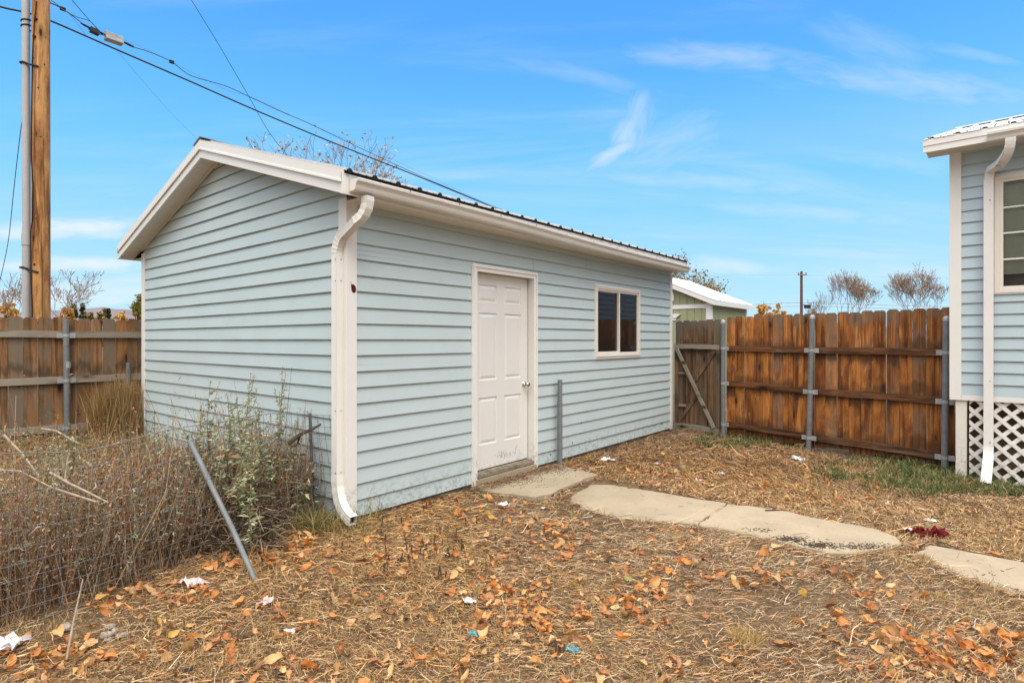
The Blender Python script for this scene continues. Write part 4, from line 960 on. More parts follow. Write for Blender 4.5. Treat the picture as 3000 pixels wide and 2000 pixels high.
# ------------------------------------------------------------------ trees
M['bark'] = plain('grey_bark', (.36, .27, .21), .9, .1, .5, 20)
M['bark_dark'] = plain('dark_bark', (.10, .075, .055), .9, .1, .5, 20)
def leafmat(name, a, b, c):
    t = NT(name, .6, .2); i = t.island(); t.color(t.ramp(i, [(.0, a), (.5, b), (1, c)])); return t.m
def leaf_cloud(cent, n, size, spread, flat=.7, seed=0):
    r = np.random.default_rng(seed); c = np.asarray(cent); k = r.integers(0, len(c), n)
    p = c[k]+r.normal(size=(n, 3))*spread*np.array([1, 1, flat]); a = r.normal(size=(n, 3)); a /= np.linalg.norm(a, axis=1, keepdims=True); b = np.cross(a, r.normal(size=(n, 3))); b /= np.linalg.norm(b, axis=1, keepdims=True)
    s = size*r.uniform(.6, 1.4, (n, 1)); v = np.stack([p-a*s, p+b*s*.55, p+a*s, p-b*s*.55], 1).reshape(-1, 3)
    return v, np.arange(4*n).reshape(-1, 4)
def tree(name, base, height, spread, label, rmin=.004, *, leaf=None, nleaf=0, lsize=.05, lspread=.12, bark='bark', depth=6, seed=1, r0=None, trunk=.3, group=None, upr=.35, leaf_on=None, twig=1.0, stems=1):
    r = random.Random(seed); root = empty(name, base); tag(root, label, 'tree', group); mb = MB(); tips = []
    r0 = r0 or height*.022
    def grow(p, d, L, rad, dep):
        pts = [p]; rads = [rad]; q = p; dd = d.copy()
        for k in range(3):
            dd = (dd+Vector((r.uniform(-1, 1), r.uniform(-1, 1), r.uniform(-.6, 1)))*.14+Vector((0, 0, upr*.18))).normalized(); q = q+dd*L/3; pts.append(q); rads.append(max(rmin, rad*(1-.09*(k+1))))
        mb.tube(pts, rads, 7 if dep < 2 else (5 if dep < 4 else 3), cap=False)
        if dep >= depth: tips.append(q); return
        if dep >= depth-2: tips.append(q)
        n = r.choice((2, 3, 3)) if dep else r.choice((3, 4))
        for k in range(n):
            a = 2*PI*(k+r.random()*.6)/n; ax = dd.orthogonal().normalized(); ax.rotate(Matrix.Rotation(a, 3, dd)); ang = r.uniform(.3, .75)*spread
            nd = (dd*math.cos(ang)+ax*math.sin(ang)).normalized(); s = pts[-1] if k == 0 or dep == 0 else pts[r.choice((2, 3))]
            grow(s, nd, L*r.uniform(.62, .86), max(rmin, rads[-1]*r.uniform(.62, .8)), dep+1)
    L0 = height*trunk
    for k in range(stems): grow(Vector((r.uniform(-.3, .3)*(stems > 1), r.uniform(-.3, .3)*(stems > 1), -.5)), Vector((r.uniform(-.25, .25)*(stems > 1), r.uniform(-.2, .2)*(stems > 1), 1)).normalized(), L0+.5, r0, 0)
    zt = max(p[2] for p in mb.v); k = height/zt; mb.v = [(x*k, y*k, z*k) for x, y, z in mb.v]
    mb.build('trunk', M[bark], root)
    if leaf and nleaf:
        c = [(p.x*k, p.y*k, p.z*k) for p in tips if (leaf_on is None or r.random() < leaf_on)]
        v, q = leaf_cloud(c, nleaf, lsize, lspread, seed=seed); link('crown', big_mesh('crown', v, q), leaf, root)
    return root
YL = leafmat('yellow_leaves', (.74, .44, .08), (.58, .31, .05), (.42, .28, .08)); OL = leafmat('olive_tan_leaves', (.30, .24, .10), (.22, .19, .08), (.36, .26, .13))
DL = leafmat('dark_needles', (.035, .055, .03), (.06, .08, .035), (.025, .04, .025)); PL = leafmat('pale_dry_leaves', (.50, .40, .24), (.42, .30, .16), (.55, .46, .3)); BL = leafmat('brown_leaf_remnants', (.46, .26, .15), (.38, .22, .13), (.52, .38, .26)); YG = leafmat('yellow_green_leaves', (.25, .22, .04), (.10, .12, .03), (.36, .26, .04)); RL = leafmat('russet_leaves', (.30, .07, .03), (.2, .05, .02), (.36, .13, .05))
tree('cottonwood_tree', (-6.1, 17.0, 0), 7.75, 1.05, 'bare branched tree with pale yellow leaves showing above the shed roof', .007, leaf=PL, nleaf=2200, lsize=.045, lspread=.09, seed=4, depth=7, upr=.3)
tree('cottonwood_tree', (-4.25, 18.0, 0), 7.1, .95, 'smaller sparse treetop with few pale leaves low above the shed roof', .009, leaf=PL, nleaf=900, lsize=.045, lspread=.09, seed=9, depth=6, upr=.35)
tree('cottonwood_tree', (7.15, 24.0, 0), 5.15, .95, 'bushy tree with olive tan leaves behind the green shed', .010, leaf=OL, nleaf=6500, lsize=.055, lspread=.16, seed=12, depth=6, trunk=.28)
tree('bare_tree', at(2490, 1045, 60), 9.4, .80, 'bare fan shaped tree nearer the distant pole with reddish brown twigs', .013, leaf=BL, nleaf=233, lsize=.07, lspread=.06, seed=22, depth=7, upr=.6, trunk=.22, r0=.09, leaf_on=.3)
tree('bare_tree', at(2672, 1048, 60), 10.1, .92, 'wider bare fan shaped tree beside the right hand house', .013, leaf=BL, nleaf=266, lsize=.07, lspread=.06, seed=31, depth=7, upr=.5, trunk=.22, r0=.09, leaf_on=.3)
tree('bare_tree', at(2402, 1040, 66), 7.6, .7, 'faint small bare tree just right of the distant pole', .013, leaf=BL, nleaf=66, lsize=.07, lspread=.06, seed=35, depth=6, upr=.6, r0=.06)
tree('bare_tree', at(172, 1040, 30), 4.6, .95, 'gnarled small bare tree directly right of the brown utility pole', .012, leaf=BL, nleaf=40, lsize=.07, lspread=.06, seed=42, depth=6, upr=.25, bark='bark', r0=.07)
tree('bare_tree', at(58, 1040, 30), 4.5, .8, 'small bare tree directly left of the grey conduit', .012, leaf=BL, nleaf=66, lsize=.07, lspread=.06, seed=44, depth=5, upr=.4, r0=.055)
def bushy(name, px, top, Y, wid, label, leaf, n, size, seed, lumps=9, group=None, bark='bark_dark', cone=False):
    b = at(px, HZ+60, Y); r = random.Random(seed); root = empty(name, (b.x, b.y, 0)); tag(root, label, 'tree', group); H = at(px, top, Y).z
    W_ = wid/F*Y/2; c = []
    for k in range(lumps*6):
        h = r.uniform(.12, 1)
        rad = W_*(1-h)*1.1 if cone else W_*math.sqrt(max(.02, 1-(2*h-1.0)**2))*r.uniform(.4, 1)
        a = r.uniform(0, 2*PI); c.append((rad*math.cos(a), rad*math.sin(a), h*H*(.96 if cone else r.uniform(.86, .97))))
    v, q = leaf_cloud(c, n, size, W_*(.09 if cone else .13), seed=seed); link('crown', big_mesh('crown', v, q), leaf, root)
    mb = MB(); mb.tube([(0, 0, -.5), (0, 0, H*.5), (0, 0, H*.95)], [W_*.09, W_*.06, W_*.015], 6)
    for k in range(8): a = r.uniform(0, 6.28); h = r.uniform(.3, .8)*H; mb.tube([(0, 0, h*.8), (W_*.6*math.cos(a), W_*.6*math.sin(a), h+.1*H)], [W_*.04, W_*.01], 4)
    mb.build('trunk', M[bark], root)
for a in (('autumn_tree', 28, 874, 70, 55, 'pale yellow autumn tree at the far left edge above the fence', YL, 2600, .22, 1),
          ('autumn_tree', 105, 876, 65, 70, 'golden yellow autumn tree just left of the utility pole base', YL, 3200, .22, 2),
          ('autumn_tree', 200, 888, 70, 40, 'low yellow tree between the utility pole and dark conifers', YL, 1600, .22, 3),
          ('autumn_tree', 305, 900, 80, 46, 'low tan yellow bush right of the dark conifers', OL, 1500, .22, 6),
          ('autumn_tree', 355, 908, 80, 40, 'low yellow bush nearest the green and gold tree', YL, 1400, .22, 7),
          ('autumn_tree', 258, 905, 80, 50, 'olive bush low between the conifers', OL, 1400, .22, 16),
          ('garden_tree', 404, 850, 24, 84, 'green and gold tree half hidden by the left shed corner', YG, 6500, .055, 8),
          ('autumn_tree', 2238, 874, 75, 60, 'bright yellow orange tree above the right fence near the olive shed', YL, 2800, .2, 9),
          ('autumn_tree', 2282, 880, 78, 36, 'narrow yellow tree between the bright yellow tree and distant pole', YL, 1300, .2, 10),
          ('autumn_tree', 2170, 900, 80, 30, 'low tan tree peeping over the end of the olive shed roof', OL, 900, .2, 11)):
    bushy(*a)
bushy('conifer_tree', 216, 889, 75, 44, 'dark conifer on the left of the pair beyond the fence', DL, 2600, .2, 21, cone=True, group='conifers beyond the left fence')
bushy('conifer_tree', 242, 885, 75, 32, 'taller pointed dark conifer on the right of the pair', DL, 2200, .2, 22, cone=True, group='conifers beyond the left fence')
bushy('conifer_tree', 318, 899, 80, 30, 'small dark conifer among low yellow bushes', DL, 1500, .2, 23, cone=True, group='conifers beyond the left fence')
# ------------------------------------------------------------------ ground litter
def in_shed(x, y, m=0.0):
    dx, dy = x-C0.x, y-C0.y; a = dx*U.x+dy*U.y; b = dx*V.x+dy*V.y; return (a > -m) & (a < SHW+m) & (b > -m) & (b < SHD+m)
def in_house(x, y, m=0.0):
    c, s = math.cos(A_HS), math.sin(A_HS); dx, dy = x-HP.x, y-HP.y; a = dx*c+dy*s; b = -dx*s+dy*c; return (a > .05-m) & (b < m)
def beyond_fence(x, y, m=.0):
    c, s = math.cos(AF), math.sin(AF); b = -(x-3.34)*s+(y-8.95)*c; r = (b > .05+m) & (x > 1.5)
    b2 = (x+5.75)*V.x+(y-7.34)*V.y; return r | (b2 > .05+m)
def on_slab(x, y):
    k = np.zeros(x.shape, bool)
    for poly, z in SLABS: k |= inpoly(x, y, poly)
    return k
MESHP = [(-3.05, 1.75), (-2.62, 2.72), (-2.45, 3.12), (-2.22, 3.6), (-2.10, 3.85), (-1.95, 4.15), (-1.80, 4.42), (-1.63, 4.68), (-1.43, 4.60)]
WEEDP = [(-3.35, 1.2)]+MESHP[:-1]+[(-1.45, 4.72), (-4.9, 7.6), (-5.2, 8.0), (-9.5, 2.8), (-6, .8)]
def samp(n, y0, y1, pw=1.0, m=1.12):
    """points over the view's ground wedge, thinning with distance as pw falls"""
    u = rng.random(n); e = 2-pw; Y = (y0**e+u*(y1**e-y0**e))**(1/e); return (rng.random(n)*2-1)*Y*.9015*m, Y
def fnoise(x, y, s, o=0.):
    return (np.sin(x*s+o+1.3*np.sin(y*s*.7+o))+np.sin(y*s*1.3-o+1.7*np.sin(x*s*.8+2*o))+np.sin((x+y)*s*.6+o*3))/3
STRAW = [(.62, .46, .285), (.52, .35, .19), (.40, .27, .155), (.37, .29, .21), (.82, .66, .46), (.52, .27, .10), (.13, .085, .05), (.05, .034, .022)]
def straw():
    parts = []
    for n, w0, L0, kind in ((270000, .0024, .052, 0), (11000, .0030, .12, 1), (95000, .0020, .028, 2)):
        x, y = samp(n, 1.75, 10.2, 1.05)
        dsh = (x-C0.x)*(-V.x)+(y-C0.y)*(-V.y); bare = fnoise(x, y, 1.9, .4)+.5*fnoise(x, y, 5.3, 2)+1.0*np.clip(1-dsh/.7, 0, 1)*(x > .3)
        keep = ~in_shed(x, y, -.0) & ~in_house(x, y, .3) & ~beyond_fence(x, y) & (rng.random(n) < np.clip(1.0-.85*np.clip(bare, -1, 1), .22, 1))
        os_ = on_slab(x, y); keep &= ~os_ | (rng.random(n) < .010)
        x, y = x[keep], y[keep]; n = len(x); k = np.clip(y/3.6, .85, 2.2)[:, None]
        L = L0*np.exp(rng.normal(size=(n, 1))*.45)*k**.4; a = rng.random((n, 1))*2*PI
        # stalks combed a little by raking: loose common direction that wanders
        a = np.where(rng.random((n, 1)) < .45, (fnoise(x, y, .9, 5)[:, None]*1.6+.4)+rng.normal(size=(n, 1))*.4, a)
        tilt = np.abs(rng.normal(size=(n, 1)))*(.16 if kind != 2 else .5)
        d = np.concatenate([np.cos(a)*np.cos(tilt), np.sin(a)*np.cos(tilt), np.sin(tilt)], 1)
        z = gz(x, y)+rng.random(n)*.020-.001+.018*np.clip(fnoise(x, y, 7, 1), 0, 1)
        P0 = np.stack([x, y, z], 1); sag = rng.normal(size=(n, 3))*L*.09
        # keep stalks that start beside a slab from lying over most of it
        col = palette(n, STRAW, (3.2, 3.4, 2.8, 2.6, 2.4, 1.8, 2.2, 2.0), .18)
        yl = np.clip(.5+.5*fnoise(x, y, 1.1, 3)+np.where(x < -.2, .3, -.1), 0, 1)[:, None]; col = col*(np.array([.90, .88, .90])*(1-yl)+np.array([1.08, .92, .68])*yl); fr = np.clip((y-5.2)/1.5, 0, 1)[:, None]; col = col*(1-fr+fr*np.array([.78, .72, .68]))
        P1 = P0+d*L; bad = on_slab(P1[:, 0], P1[:, 1]) & (rng.random(n) < .55); P1[bad] = P0[bad]+(P0[bad]-P1[bad])*.9*np.array([1, 1, -1])
        ins = in_shed(P1[:, 0], P1[:, 1], .02); P1[ins] = P0[ins]+(P0[ins]-P1[ins])*np.array([1, 1, -1])
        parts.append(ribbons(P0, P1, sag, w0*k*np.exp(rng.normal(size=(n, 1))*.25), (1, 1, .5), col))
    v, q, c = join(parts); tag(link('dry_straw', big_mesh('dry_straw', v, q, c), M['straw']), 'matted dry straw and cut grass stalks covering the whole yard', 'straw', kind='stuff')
M['straw'] = tinted('straw_tint', .75, .15); M['weed'] = tinted('weed_tint', .7, .15)
straw()
def stubble():
    """short cut grass standing in patches, straw coloured"""
    cl = []
    for _ in range(1250):
        y = random.uniform(1.9, 8.5)**1.0; x = random.uniform(-.95, .95)*y*.95; cl.append((x, y))
    cl = np.array(cl); k = fnoise(cl[:, 0], cl[:, 1], 1.4, 9) > -.35; cl = cl[k]
    n = 26; x = np.repeat(cl[:, 0], n)+rng.normal(size=len(cl)*n)*.035; y = np.repeat(cl[:, 1], n)+rng.normal(size=len(cl)*n)*.035
    keep = ~in_shed(x, y, .01) & ~in_house(x, y, .1) & ~on_slab(x, y) & ~beyond_fence(x, y); x, y = x[keep], y[keep]; n = len(x)
    P0 = np.stack([x, y, gz(x, y)], 1); h = np.exp(rng.normal(size=(n, 1))*.35)*.045
    d = np.concatenate([rng.normal(size=(n, 2))*.35, np.ones((n, 1))], 1); P1 = P0+d*h
    col = palette(n, [(.52, .38, .19), (.42, .29, .13), (.60, .46, .26), (.30, .2, .1), (.5, .3, .12)], (3, 3, 2, 1.5, 1.5), .15)
    v, q, c = ribbons(P0, P1, rng.normal(size=(n, 3))*h*.08, .0026*np.clip(y/3.6, .8, 1.8), (1, .9, .4), col)
    tag(link('cut_stubble', big_mesh('cut_stubble', v, q, c), M['straw']), 'short standing stubble of mown dry grass between the fallen leaves', 'stubble', kind='stuff')
stubble()
def doorstep():
    n = 1500; t = rng.random(n); q = np.abs(rng.normal(size=n))*.09; tt = 1.40+t*1.35; x = C0.x+U.x*tt+V.x*(-.05-q); y = C0.y+U.y*tt+V.y*(-.05-q)
    z = np.full(n, SLABS[0][1])+rng.random(n)*.03; P0 = np.stack([x, y, z], 1); a = A_SH+rng.normal(size=(n, 1))*.7; L = .06*np.exp(rng.normal(size=(n, 1))*.5); d = np.concatenate([np.cos(a), np.sin(a), rng.normal(size=(n, 1))*.15], 1)
    P1 = P0+d*L; ins = in_shed(P1[:, 0], P1[:, 1], .035); P1[ins] = P0[ins]-(P1[ins]-P0[ins])*np.array([1, 1, -1])
    v, q_, c = ribbons(P0, P1, rng.normal(size=(n, 3))*L*.08, .003, (1, 1, .5), palette(n, [(.34, .22, .13), (.20, .12, .07), (.48, .34, .2), (.08, .05, .03)], (3, 3, 2, 2), .2))
    tag(link('straw_drift', big_mesh('straw_drift', v, q_, c), M['straw']), 'brown drift of straw blown against the door sill on the first slab', 'straw', kind='stuff')
doorstep()
def blades(name, label, cat, spots, cols, wts, hmean=.09, wid=.0035, per=60, spread=.09, lean=.5, kind='stuff', mat='weed'):
    P, H = [], []
    for (x, y, r_, n_, h_) in spots:
        n = int(per*n_); a = rng.random(n)*2*PI; rr_ = np.sqrt(rng.random(n))*r_; P.append(np.stack([x+rr_*np.cos(a), y+rr_*np.sin(a)*1.0], 1)); H.append(np.full(n, h_))
    P = np.concatenate(P); H = np.concatenate(H)[:, None]; x, y = P[:, 0], P[:, 1]
    keep = ~in_shed(x, y, .01) & ~on_slab(x, y); P, H = P[keep], H[keep]; x, y = P[:, 0], P[:, 1]; n = len(P)
    P0 = np.stack([x, y, gz(x, y)-.005], 1); h = hmean*H*np.clip(np.exp(rng.normal(size=(n, 1))*.3), .3, 1.55); d = np.concatenate([rng.normal(size=(n, 2))*lean, np.ones((n, 1))], 1); d /= np.linalg.norm(d, axis=1, keepdims=True)
    P1 = P0+d*h; P1[:, 2] -= h[:, 0]*rng.random(n)*.25; sag = np.concatenate([-d[:, :2]*h*.14, h*.07], 1)
    v, q, c = ribbons(P0, P1, sag, wid*np.clip(y/4, .8, 1.6), (1, .85, .05), palette(n, cols, wts, .18))
    o = link(name, big_mesh(name, v, q, c), M[mat]); tag(o, label, cat, kind=kind); return o
def sp(px, py, r, n, h): p = onground(px, py); return (p.x, p.y, r, n, h)
R_ = random.Random(12)
gs = [sp(R_.triangular(2360, 2900, 2760), 1352+R_.gauss(0, 14)+R_.uniform(-10, 60), R_.uniform(.05, .18), R_.uniform(.8, 2.2), R_.uniform(.8, 1.5)) for _ in range(90)]
gs += [sp(R_.uniform(2040, 2330), 1290+R_.uniform(-15, 22), R_.uniform(.05, .15), R_.uniform(.8, 1.8), R_.uniform(.6, 1.2)) for _ in range(60)]
gs += [sp(R_.uniform(2640, 3000), 1425+R_.uniform(-14, 30), R_.uniform(.05, .15), R_.uniform(.8, 1.8), R_.uniform(.7, 1.3)) for _ in range(60)]
gs += [sp(2000+R_.uniform(-60, 60), 1360+R_.uniform(-10, 25), .09, .5, .4) for _ in range(8)]+[sp(1420+R_.uniform(-25, 25), 1450+R_.uniform(-5, 10), .05, .5, .6) for _ in range(3)]
blades('green_grass', 'patchy low green grass growing along the stained fence and house', 'grass', gs, [(.06, .10, .03), (.09, .13, .045), (.14, .17, .07), (.36, .28, .13)], (3, 3, 2, 2.4), .085, .0042, 60)
gs = [sp(R_.triangular(660, 1110, 930), 1490+R_.uniform(-30, 80), R_.uniform(.06, .15), R_.uniform(.7, 1.9), R_.uniform(.6, 1.4)) for _ in range(95)]
blades('corner_grass', 'yellow green unmown grass around the foot of the shed corner downspout', 'grass', gs, [(.12, .13, .045), (.07, .09, .03), (.34, .26, .11), (.45, .34, .15)], (2.2, 1.6, 3.2, 2), .17, .0032, 60, lean=.7)
# dried long grass leaning on the left fence beside the gable's far corner
gs = []
for _ in range(46):
    s = R_.uniform(-.20, .10); x, y = -5.08+U.x*s+V.x*R_.uniform(-.30, .16), 7.42+U.y*s+V.y*R_.uniform(-.30, .16); gs.append((x, y, .07, 1.5, R_.uniform(.7, 1.1)))
blades('tall_dry_grass', 'tall tan feathery dry grass clump between left fence and shed gable', 'grass', gs, [(.40, .27, .11), (.30, .17, .075), (.24, .11, .045), (.50, .37, .18), (.20, .20, .07)], (3, 3, 3, 2, 1), .64, .0040, 130, lean=.12)
gs = [sp(2185, 1880, .085, 5.2, 1.0)]
blades('grass_tussock', 'round golden tussock of clipped grass in the right foreground', 'grass tuft', gs, [(.50, .34, .13), (.40, .24, .09), (.58, .43, .2)], (3, 2, 2), .075, .0028, 110, lean=.55, kind=None, mat='straw')
# ------------------------------------------------------------------ weeds
def weeds(name, label, n, hm, cols, wts, lcols, lwts, nl=12, leafL=.028, leafw=.006, seedtop=.35, region=None, cat='weeds', stemw=.0036, lean=.20):
    x, y = [], []
    while len(x) < n:
        a = rng.random(4000)*8.5-9; b = rng.random(4000)*7+1.2; k = inpoly(a, b, WEEDP) & ~in_shed(a, b, .04) & (np.abs(a)/b < 1.08)
        if region is not None: k &= region(a, b)
        x += list(a[k]); y += list(b[k])
    x = np.array(x[:n]); y = np.array(y[:n]); P0 = np.stack([x, y, gz(x, y)-.01], 1); h = hm*np.exp(rng.normal(size=(n, 1))*.28)
    d = np.concatenate([rng.normal(size=(n, 2))*lean, np.ones((n, 1))], 1); P1 = P0+d*h; sag = rng.normal(size=(n, 3))*h*.045; sag[:, 2] = 0
    sc = palette(n, cols, wts, .2); parts = [ribbons(P0, P1, sag, stemw*np.clip(y/3.5, .8, 1.7), (1, .8, .4), sc)]
    t = np.clip(seedtop+(1-seedtop)*rng.random((n, nl)), 0, 1)[..., None]; B = (P0[:, None]*(1-t)+P1[:, None]*t+sag[:, None]*(4*t*(1-t))).reshape(-1, 3)
    m = n*nl; hh = np.repeat(h, nl, 0); dirv = rng.normal(size=(m, 3)); dirv[:, 2] = np.abs(dirv[:, 2])*.7+.1; dirv /= np.linalg.norm(dirv, axis=1, keepdims=True); L = leafL*np.exp(rng.normal(size=(m, 1))*.4)
    parts.append(ribbons(B, B+dirv*L, rng.normal(size=(m, 3))*L*.15, leafw*np.exp(rng.normal(size=m)*.25), (.35, 1, .05), palette(m, lcols, lwts, .22)))
    v, q, c = join(parts); tag(link(name, big_mesh(name, v, q, c), M['weed']), label, cat, kind='stuff')
DRY = [(.38, .25, .15), (.25, .15, .09), (.50, .37, .24), (.09, .06, .045), (.42, .21, .105)]
def dmesh(a, b):                                             # distance behind the wire line
    best = np.full(a.shape, 9.)
    for (x0, y0), (x1, y1) in zip(MESHP, MESHP[1:]):
        dx, dy = x1-x0, y1-y0; t = np.clip(((a-x0)*dx+(b-y0)*dy)/(dx*dx+dy*dy), 0, 1); best = np.minimum(best, np.hypot(a-x0-t*dx, b-y0-t*dy))
    return best
weeds('dry_weeds', 'dense tangle of brown dried weed stalks behind the wire mesh', 4700, .56, DRY, (3, 3, 2.4, 2, 2), [(.35, .24, .14), (.22, .13, .075), (.09, .06, .045), (.50, .38, .26), (.23, .23, .14)], (3, 3, 2.2, 2.2, .8), 9, .019, .0055, .25, lambda a, b: (dmesh(a, b) < .9) & (rng.random(a.shape) < np.clip(1.25-dmesh(a, b), .2, 1)))
weeds('dry_weeds', 'low brown dried weeds farther back towards the left fence', 3600, .20, DRY, (3, 3, 2, 2, 2), [(.42, .28, .15), (.30, .18, .09), (.52, .34, .15), (.24, .23, .12)], (3, 3, 2, 1.5), 12, .024, .007, .2, lambda a, b: (dmesh(a, b) >= .9))
weeds('green_weeds', 'grey green leafy weeds mixed through the dried stalks', 230, .52, [(.26, .27, .15), (.30, .24, .14)], (2, 1), [(.24, .27, .18), (.34, .36, .25), (.14, .17, .10), (.44, .42, .31)], (3, 2, 2, 1.5), 22, .038, .008, .3, lambda a, b: (dmesh(a, b) < .8) & (b > 3.0))
weeds('green_weeds', 'low green weeds between the wire mesh and the left fence', 260, .26, [(.26, .27, .15), (.30, .24, .14)], (2, 1), [(.24, .29, .17), (.34, .37, .24), (.16, .20, .11)], (3, 2, 2), 18, .045, .009, .2, lambda a, b: (dmesh(a, b) >= .8) & (b > 3.2))
def brush():                                                 # heap of cut stalks piled by the gable wall
    n = 8500; c = np.array([-2.45, 4.50]); a = rng.random(n)*2*PI; r = np.sqrt(rng.random(n)); L_ = np.array([U.x*0+V.x, V.y])
    al = r*np.cos(a)*.95; ac = r*np.sin(a)*.40; x = c[0]+V.x*al+U.x*ac*1.0; y = c[1]+V.y*al+U.y*ac
    hh = .62*np.clip(1-r**2, 0, 1)**.6; z = gz(x, y)+rng.random(n)**.6*hh
    k = ~in_shed(x, y, .06); x, y, z = x[k], y[k], z[k]; n = len(x); P0 = np.stack([x, y, z], 1); L = .12*np.exp(rng.normal(size=(n, 1))*.5)
    d = rng.normal(size=(n, 3)); d[:, 2] *= .35; d /= np.linalg.norm(d, axis=1, keepdims=True)
    P1 = P0+d*L; ins = in_shed(P1[:, 0], P1[:, 1], .03); P1[ins] = P0[ins]-(P1[ins]-P0[ins])
    col = palette(n, [(.27, .19, .125), (.13, .09, .06), (.42, .33, .22), (.04, .03, .024), (.22, .22, .12)], (3, 3, 2, 3, 1), .2)
    v, q, c_ = ribbons(P0, P1, rng.normal(size=(n, 3))*L*.15, .006, (.7, 1, .3), col)
    tag(link('brush_pile', big_mesh('brush_pile', v, q, c_), M['weed']), 'dark heap of cut stalks and dead leaves against the gable wall', 'brush', kind='stuff')
brush()
def tall_weed(px, top, Y, label, seed, side=10, green=.8, lean=(0, 0), H0=0.0):
    r = np.random.default_rng(seed); t0 = at(px, top, Y); base = Vector((t0.x-lean[0], t0.y-lean[1], 0)); base.z = float(gz(base.x, base.y)); H = t0.z-base.z
    root = empty('tall_weed', base); tag(root, label, 'weed', 'tall green weeds by the gable wall')
    mb = MB(); P = [Vector((lean[0]*t*t+.02*math.sin(t*5+seed), lean[1]*t*t+.015*math.cos(t*4+seed), H*t)) for t in [i/7 for i in range(8)]]
    mb.tube(P, [.0050*(1-.75*i/7) for i in range(8)], 5); Bs = []; Ds = []; 
    for k in range(side):
        t = .22+.7*(k+r.random())/side; i = min(6, int(t*7)); b = P[i].lerp(P[i+1], t*7-i); a = r.random()*6.28; l = H*(.26*(1-t)+.07)*r.uniform(.7, 1.3)
        e = b+Vector((math.cos(a)*l*.6, math.sin(a)*l*.6, l*.8)); m = b.lerp(e, .5)+Vector((math.cos(a)*l*.08, math.sin(a)*l*.08, -.02)); mb.tube([b, m, e], [.0022, .0018, .001], 4)
        for j in range(int(22*(1.15-t))+10): u = r.random(); Bs.append(b.lerp(m, u*2) if u < .5 else m.lerp(e, u*2-1)); Ds.append(u)
    for j in range(130): t = .1+.9*r.random(); i = min(6, int(t*7)); Bs.append(P[i].lerp(P[i+1], t*7-i)); Ds.append(t)
    mb.build('stem', M['weedstem'], root)
    B = np.array([tuple(b) for b in Bs]); n = len(B); d = r.normal(size=(n, 3)); d[:, 2] = d[:, 2]*.5+.15; d /= np.linalg.norm(d, axis=1, keepdims=True)
    zf = np.clip(B[:, 2:3]/H, 0, 1); L = (.052*(1-zf)+.018)*np.exp(r.normal(size=(n, 1))*.3)
    col = palette(n, [(.27, .31, .175), (.37, .40, .24), (.17, .20, .11), (.50, .48, .32), (.36, .23, .13)], (3*green, 2*green, 2, 1.2, 1.2), .2)
    v, q, c = ribbons(B, B+d*L, np.concatenate([np.zeros((n, 2)), L*.08], 1), L[:, 0]*.22+.002, (.3, 1, .03), col)
    link('leaves', big_mesh('leaves', v, q, c), M['weed'], root)
M['weedstem'] = plain('weed_stem_green', (.20, .22, .10), .7, .2, .4, 10)
for a in ((618, 1115, 4.25, 'tall green weed left of the clump, drooping leafy tip against gable siding', 1, 14), (727, 1090, 4.45, 'straightest tall weed at the centre of the clump with dark seed heads', 2, 16), (818, 1073, 4.55, 'thin tall weed topmost of all, right of the clump beside the stake', 3, 11, .7),
          (662, 1150, 4.1, 'bushy weed between the left and centre tall weeds', 4, 16), (700, 1165, 4.0, 'full leafy weed in front of the centre tall weed', 5, 18), (765, 1180, 4.3, 'leafy weed filling the gap left of the thin tallest weed', 6, 16, .9), (596, 1180, 4.05, 'shorter weed at the left edge of the clump', 7, 12),
          (868, 1225, 4.55, 'dark seeded weed touching the wire just left of the stake', 8, 12, .4), (740, 1290, 3.85, 'leafy green weed poking through the wire in front of the heap', 9, 6, .9), (1, 1, 1, '', 0, 0))[:-1]:
    tall_weed(*a)
for a in ((205, 1225, 4.7, 'tan dried weed spire in front of the left fence', 11, 9, .2), (470, 1240, 5.0, 'green weed with long leaves right of the left fence post', 12, 13, 1.1), (560, 1275, 4.2, 'low leafy weed by the upper end of the leaning pipe', 13, 12, .9), (150, 1270, 4.3, 'green leafy weed at far left behind the wire', 14, 12, .8)):
    tall_weed(*a)
# ------------------------------------------------------------------ sticks and branches
M['stick'] = plain('bleached_stick', (.42, .34, .25), .85, .1, .45, 25); M['stick_d'] = plain('dark_stick', (.085, .062, .045), .9, .1, .5, 25); M['stalk'] = plain('burnt_stalk', (.11, .07, .045), .9, .1, .5, 40); M['stalktop'] = plain('stalk_top', (.30, .2, .11), .9)
def stick(pts, r, label, mat='stick', name='branch', forks=(), cat='branch'):
    r = r*.68 if mat == 'stick' and r > .008 else r
    mb = MB(); n = len(pts); mb.tube(pts, [r*(1-.55*i/(n-1)) for i in range(n)], 7)
    for f in forks: mb.tube(f, [r*.6]+[r*.35]*(len(f)-1), 5)
    o = mb.build(name, M[mat]); return tag(o, label, cat)
stick([at(12, 1275, 3.45), at(62, 1325, 3.4), at(118, 1398, 3.3)], .012, 'pale straight stick slanting down at far left among weeds', forks=[[at(62, 1325, 3.4), at(40, 1300, 3.5)]])
stick([at(148, 1384, 3.2), at(205, 1417, 3.1), at(255, 1440, 3.05), at(318, 1472, 3.0)], .013, 'bleached forked branch lying across the weeds left of centre', forks=[[at(205, 1417, 3.1), at(190, 1400, 3.3), at(200, 1330, 3.4)], [at(160, 1430, 3.1), at(290, 1470, 3.0)]])
stick([at(-30, 1374, 3.3), at(60, 1380, 3.25), at(160, 1432, 3.1), at(280, 1470, 3.0)], .009, 'long thin pale branch under the bleached forked branch')
stick([at(122, 1256, 4.4), at(165, 1262, 4.3), at(205, 1285, 4.2), at(232, 1300, 4.15)], .014, 'grey brown curved stick in front of the left fence post')
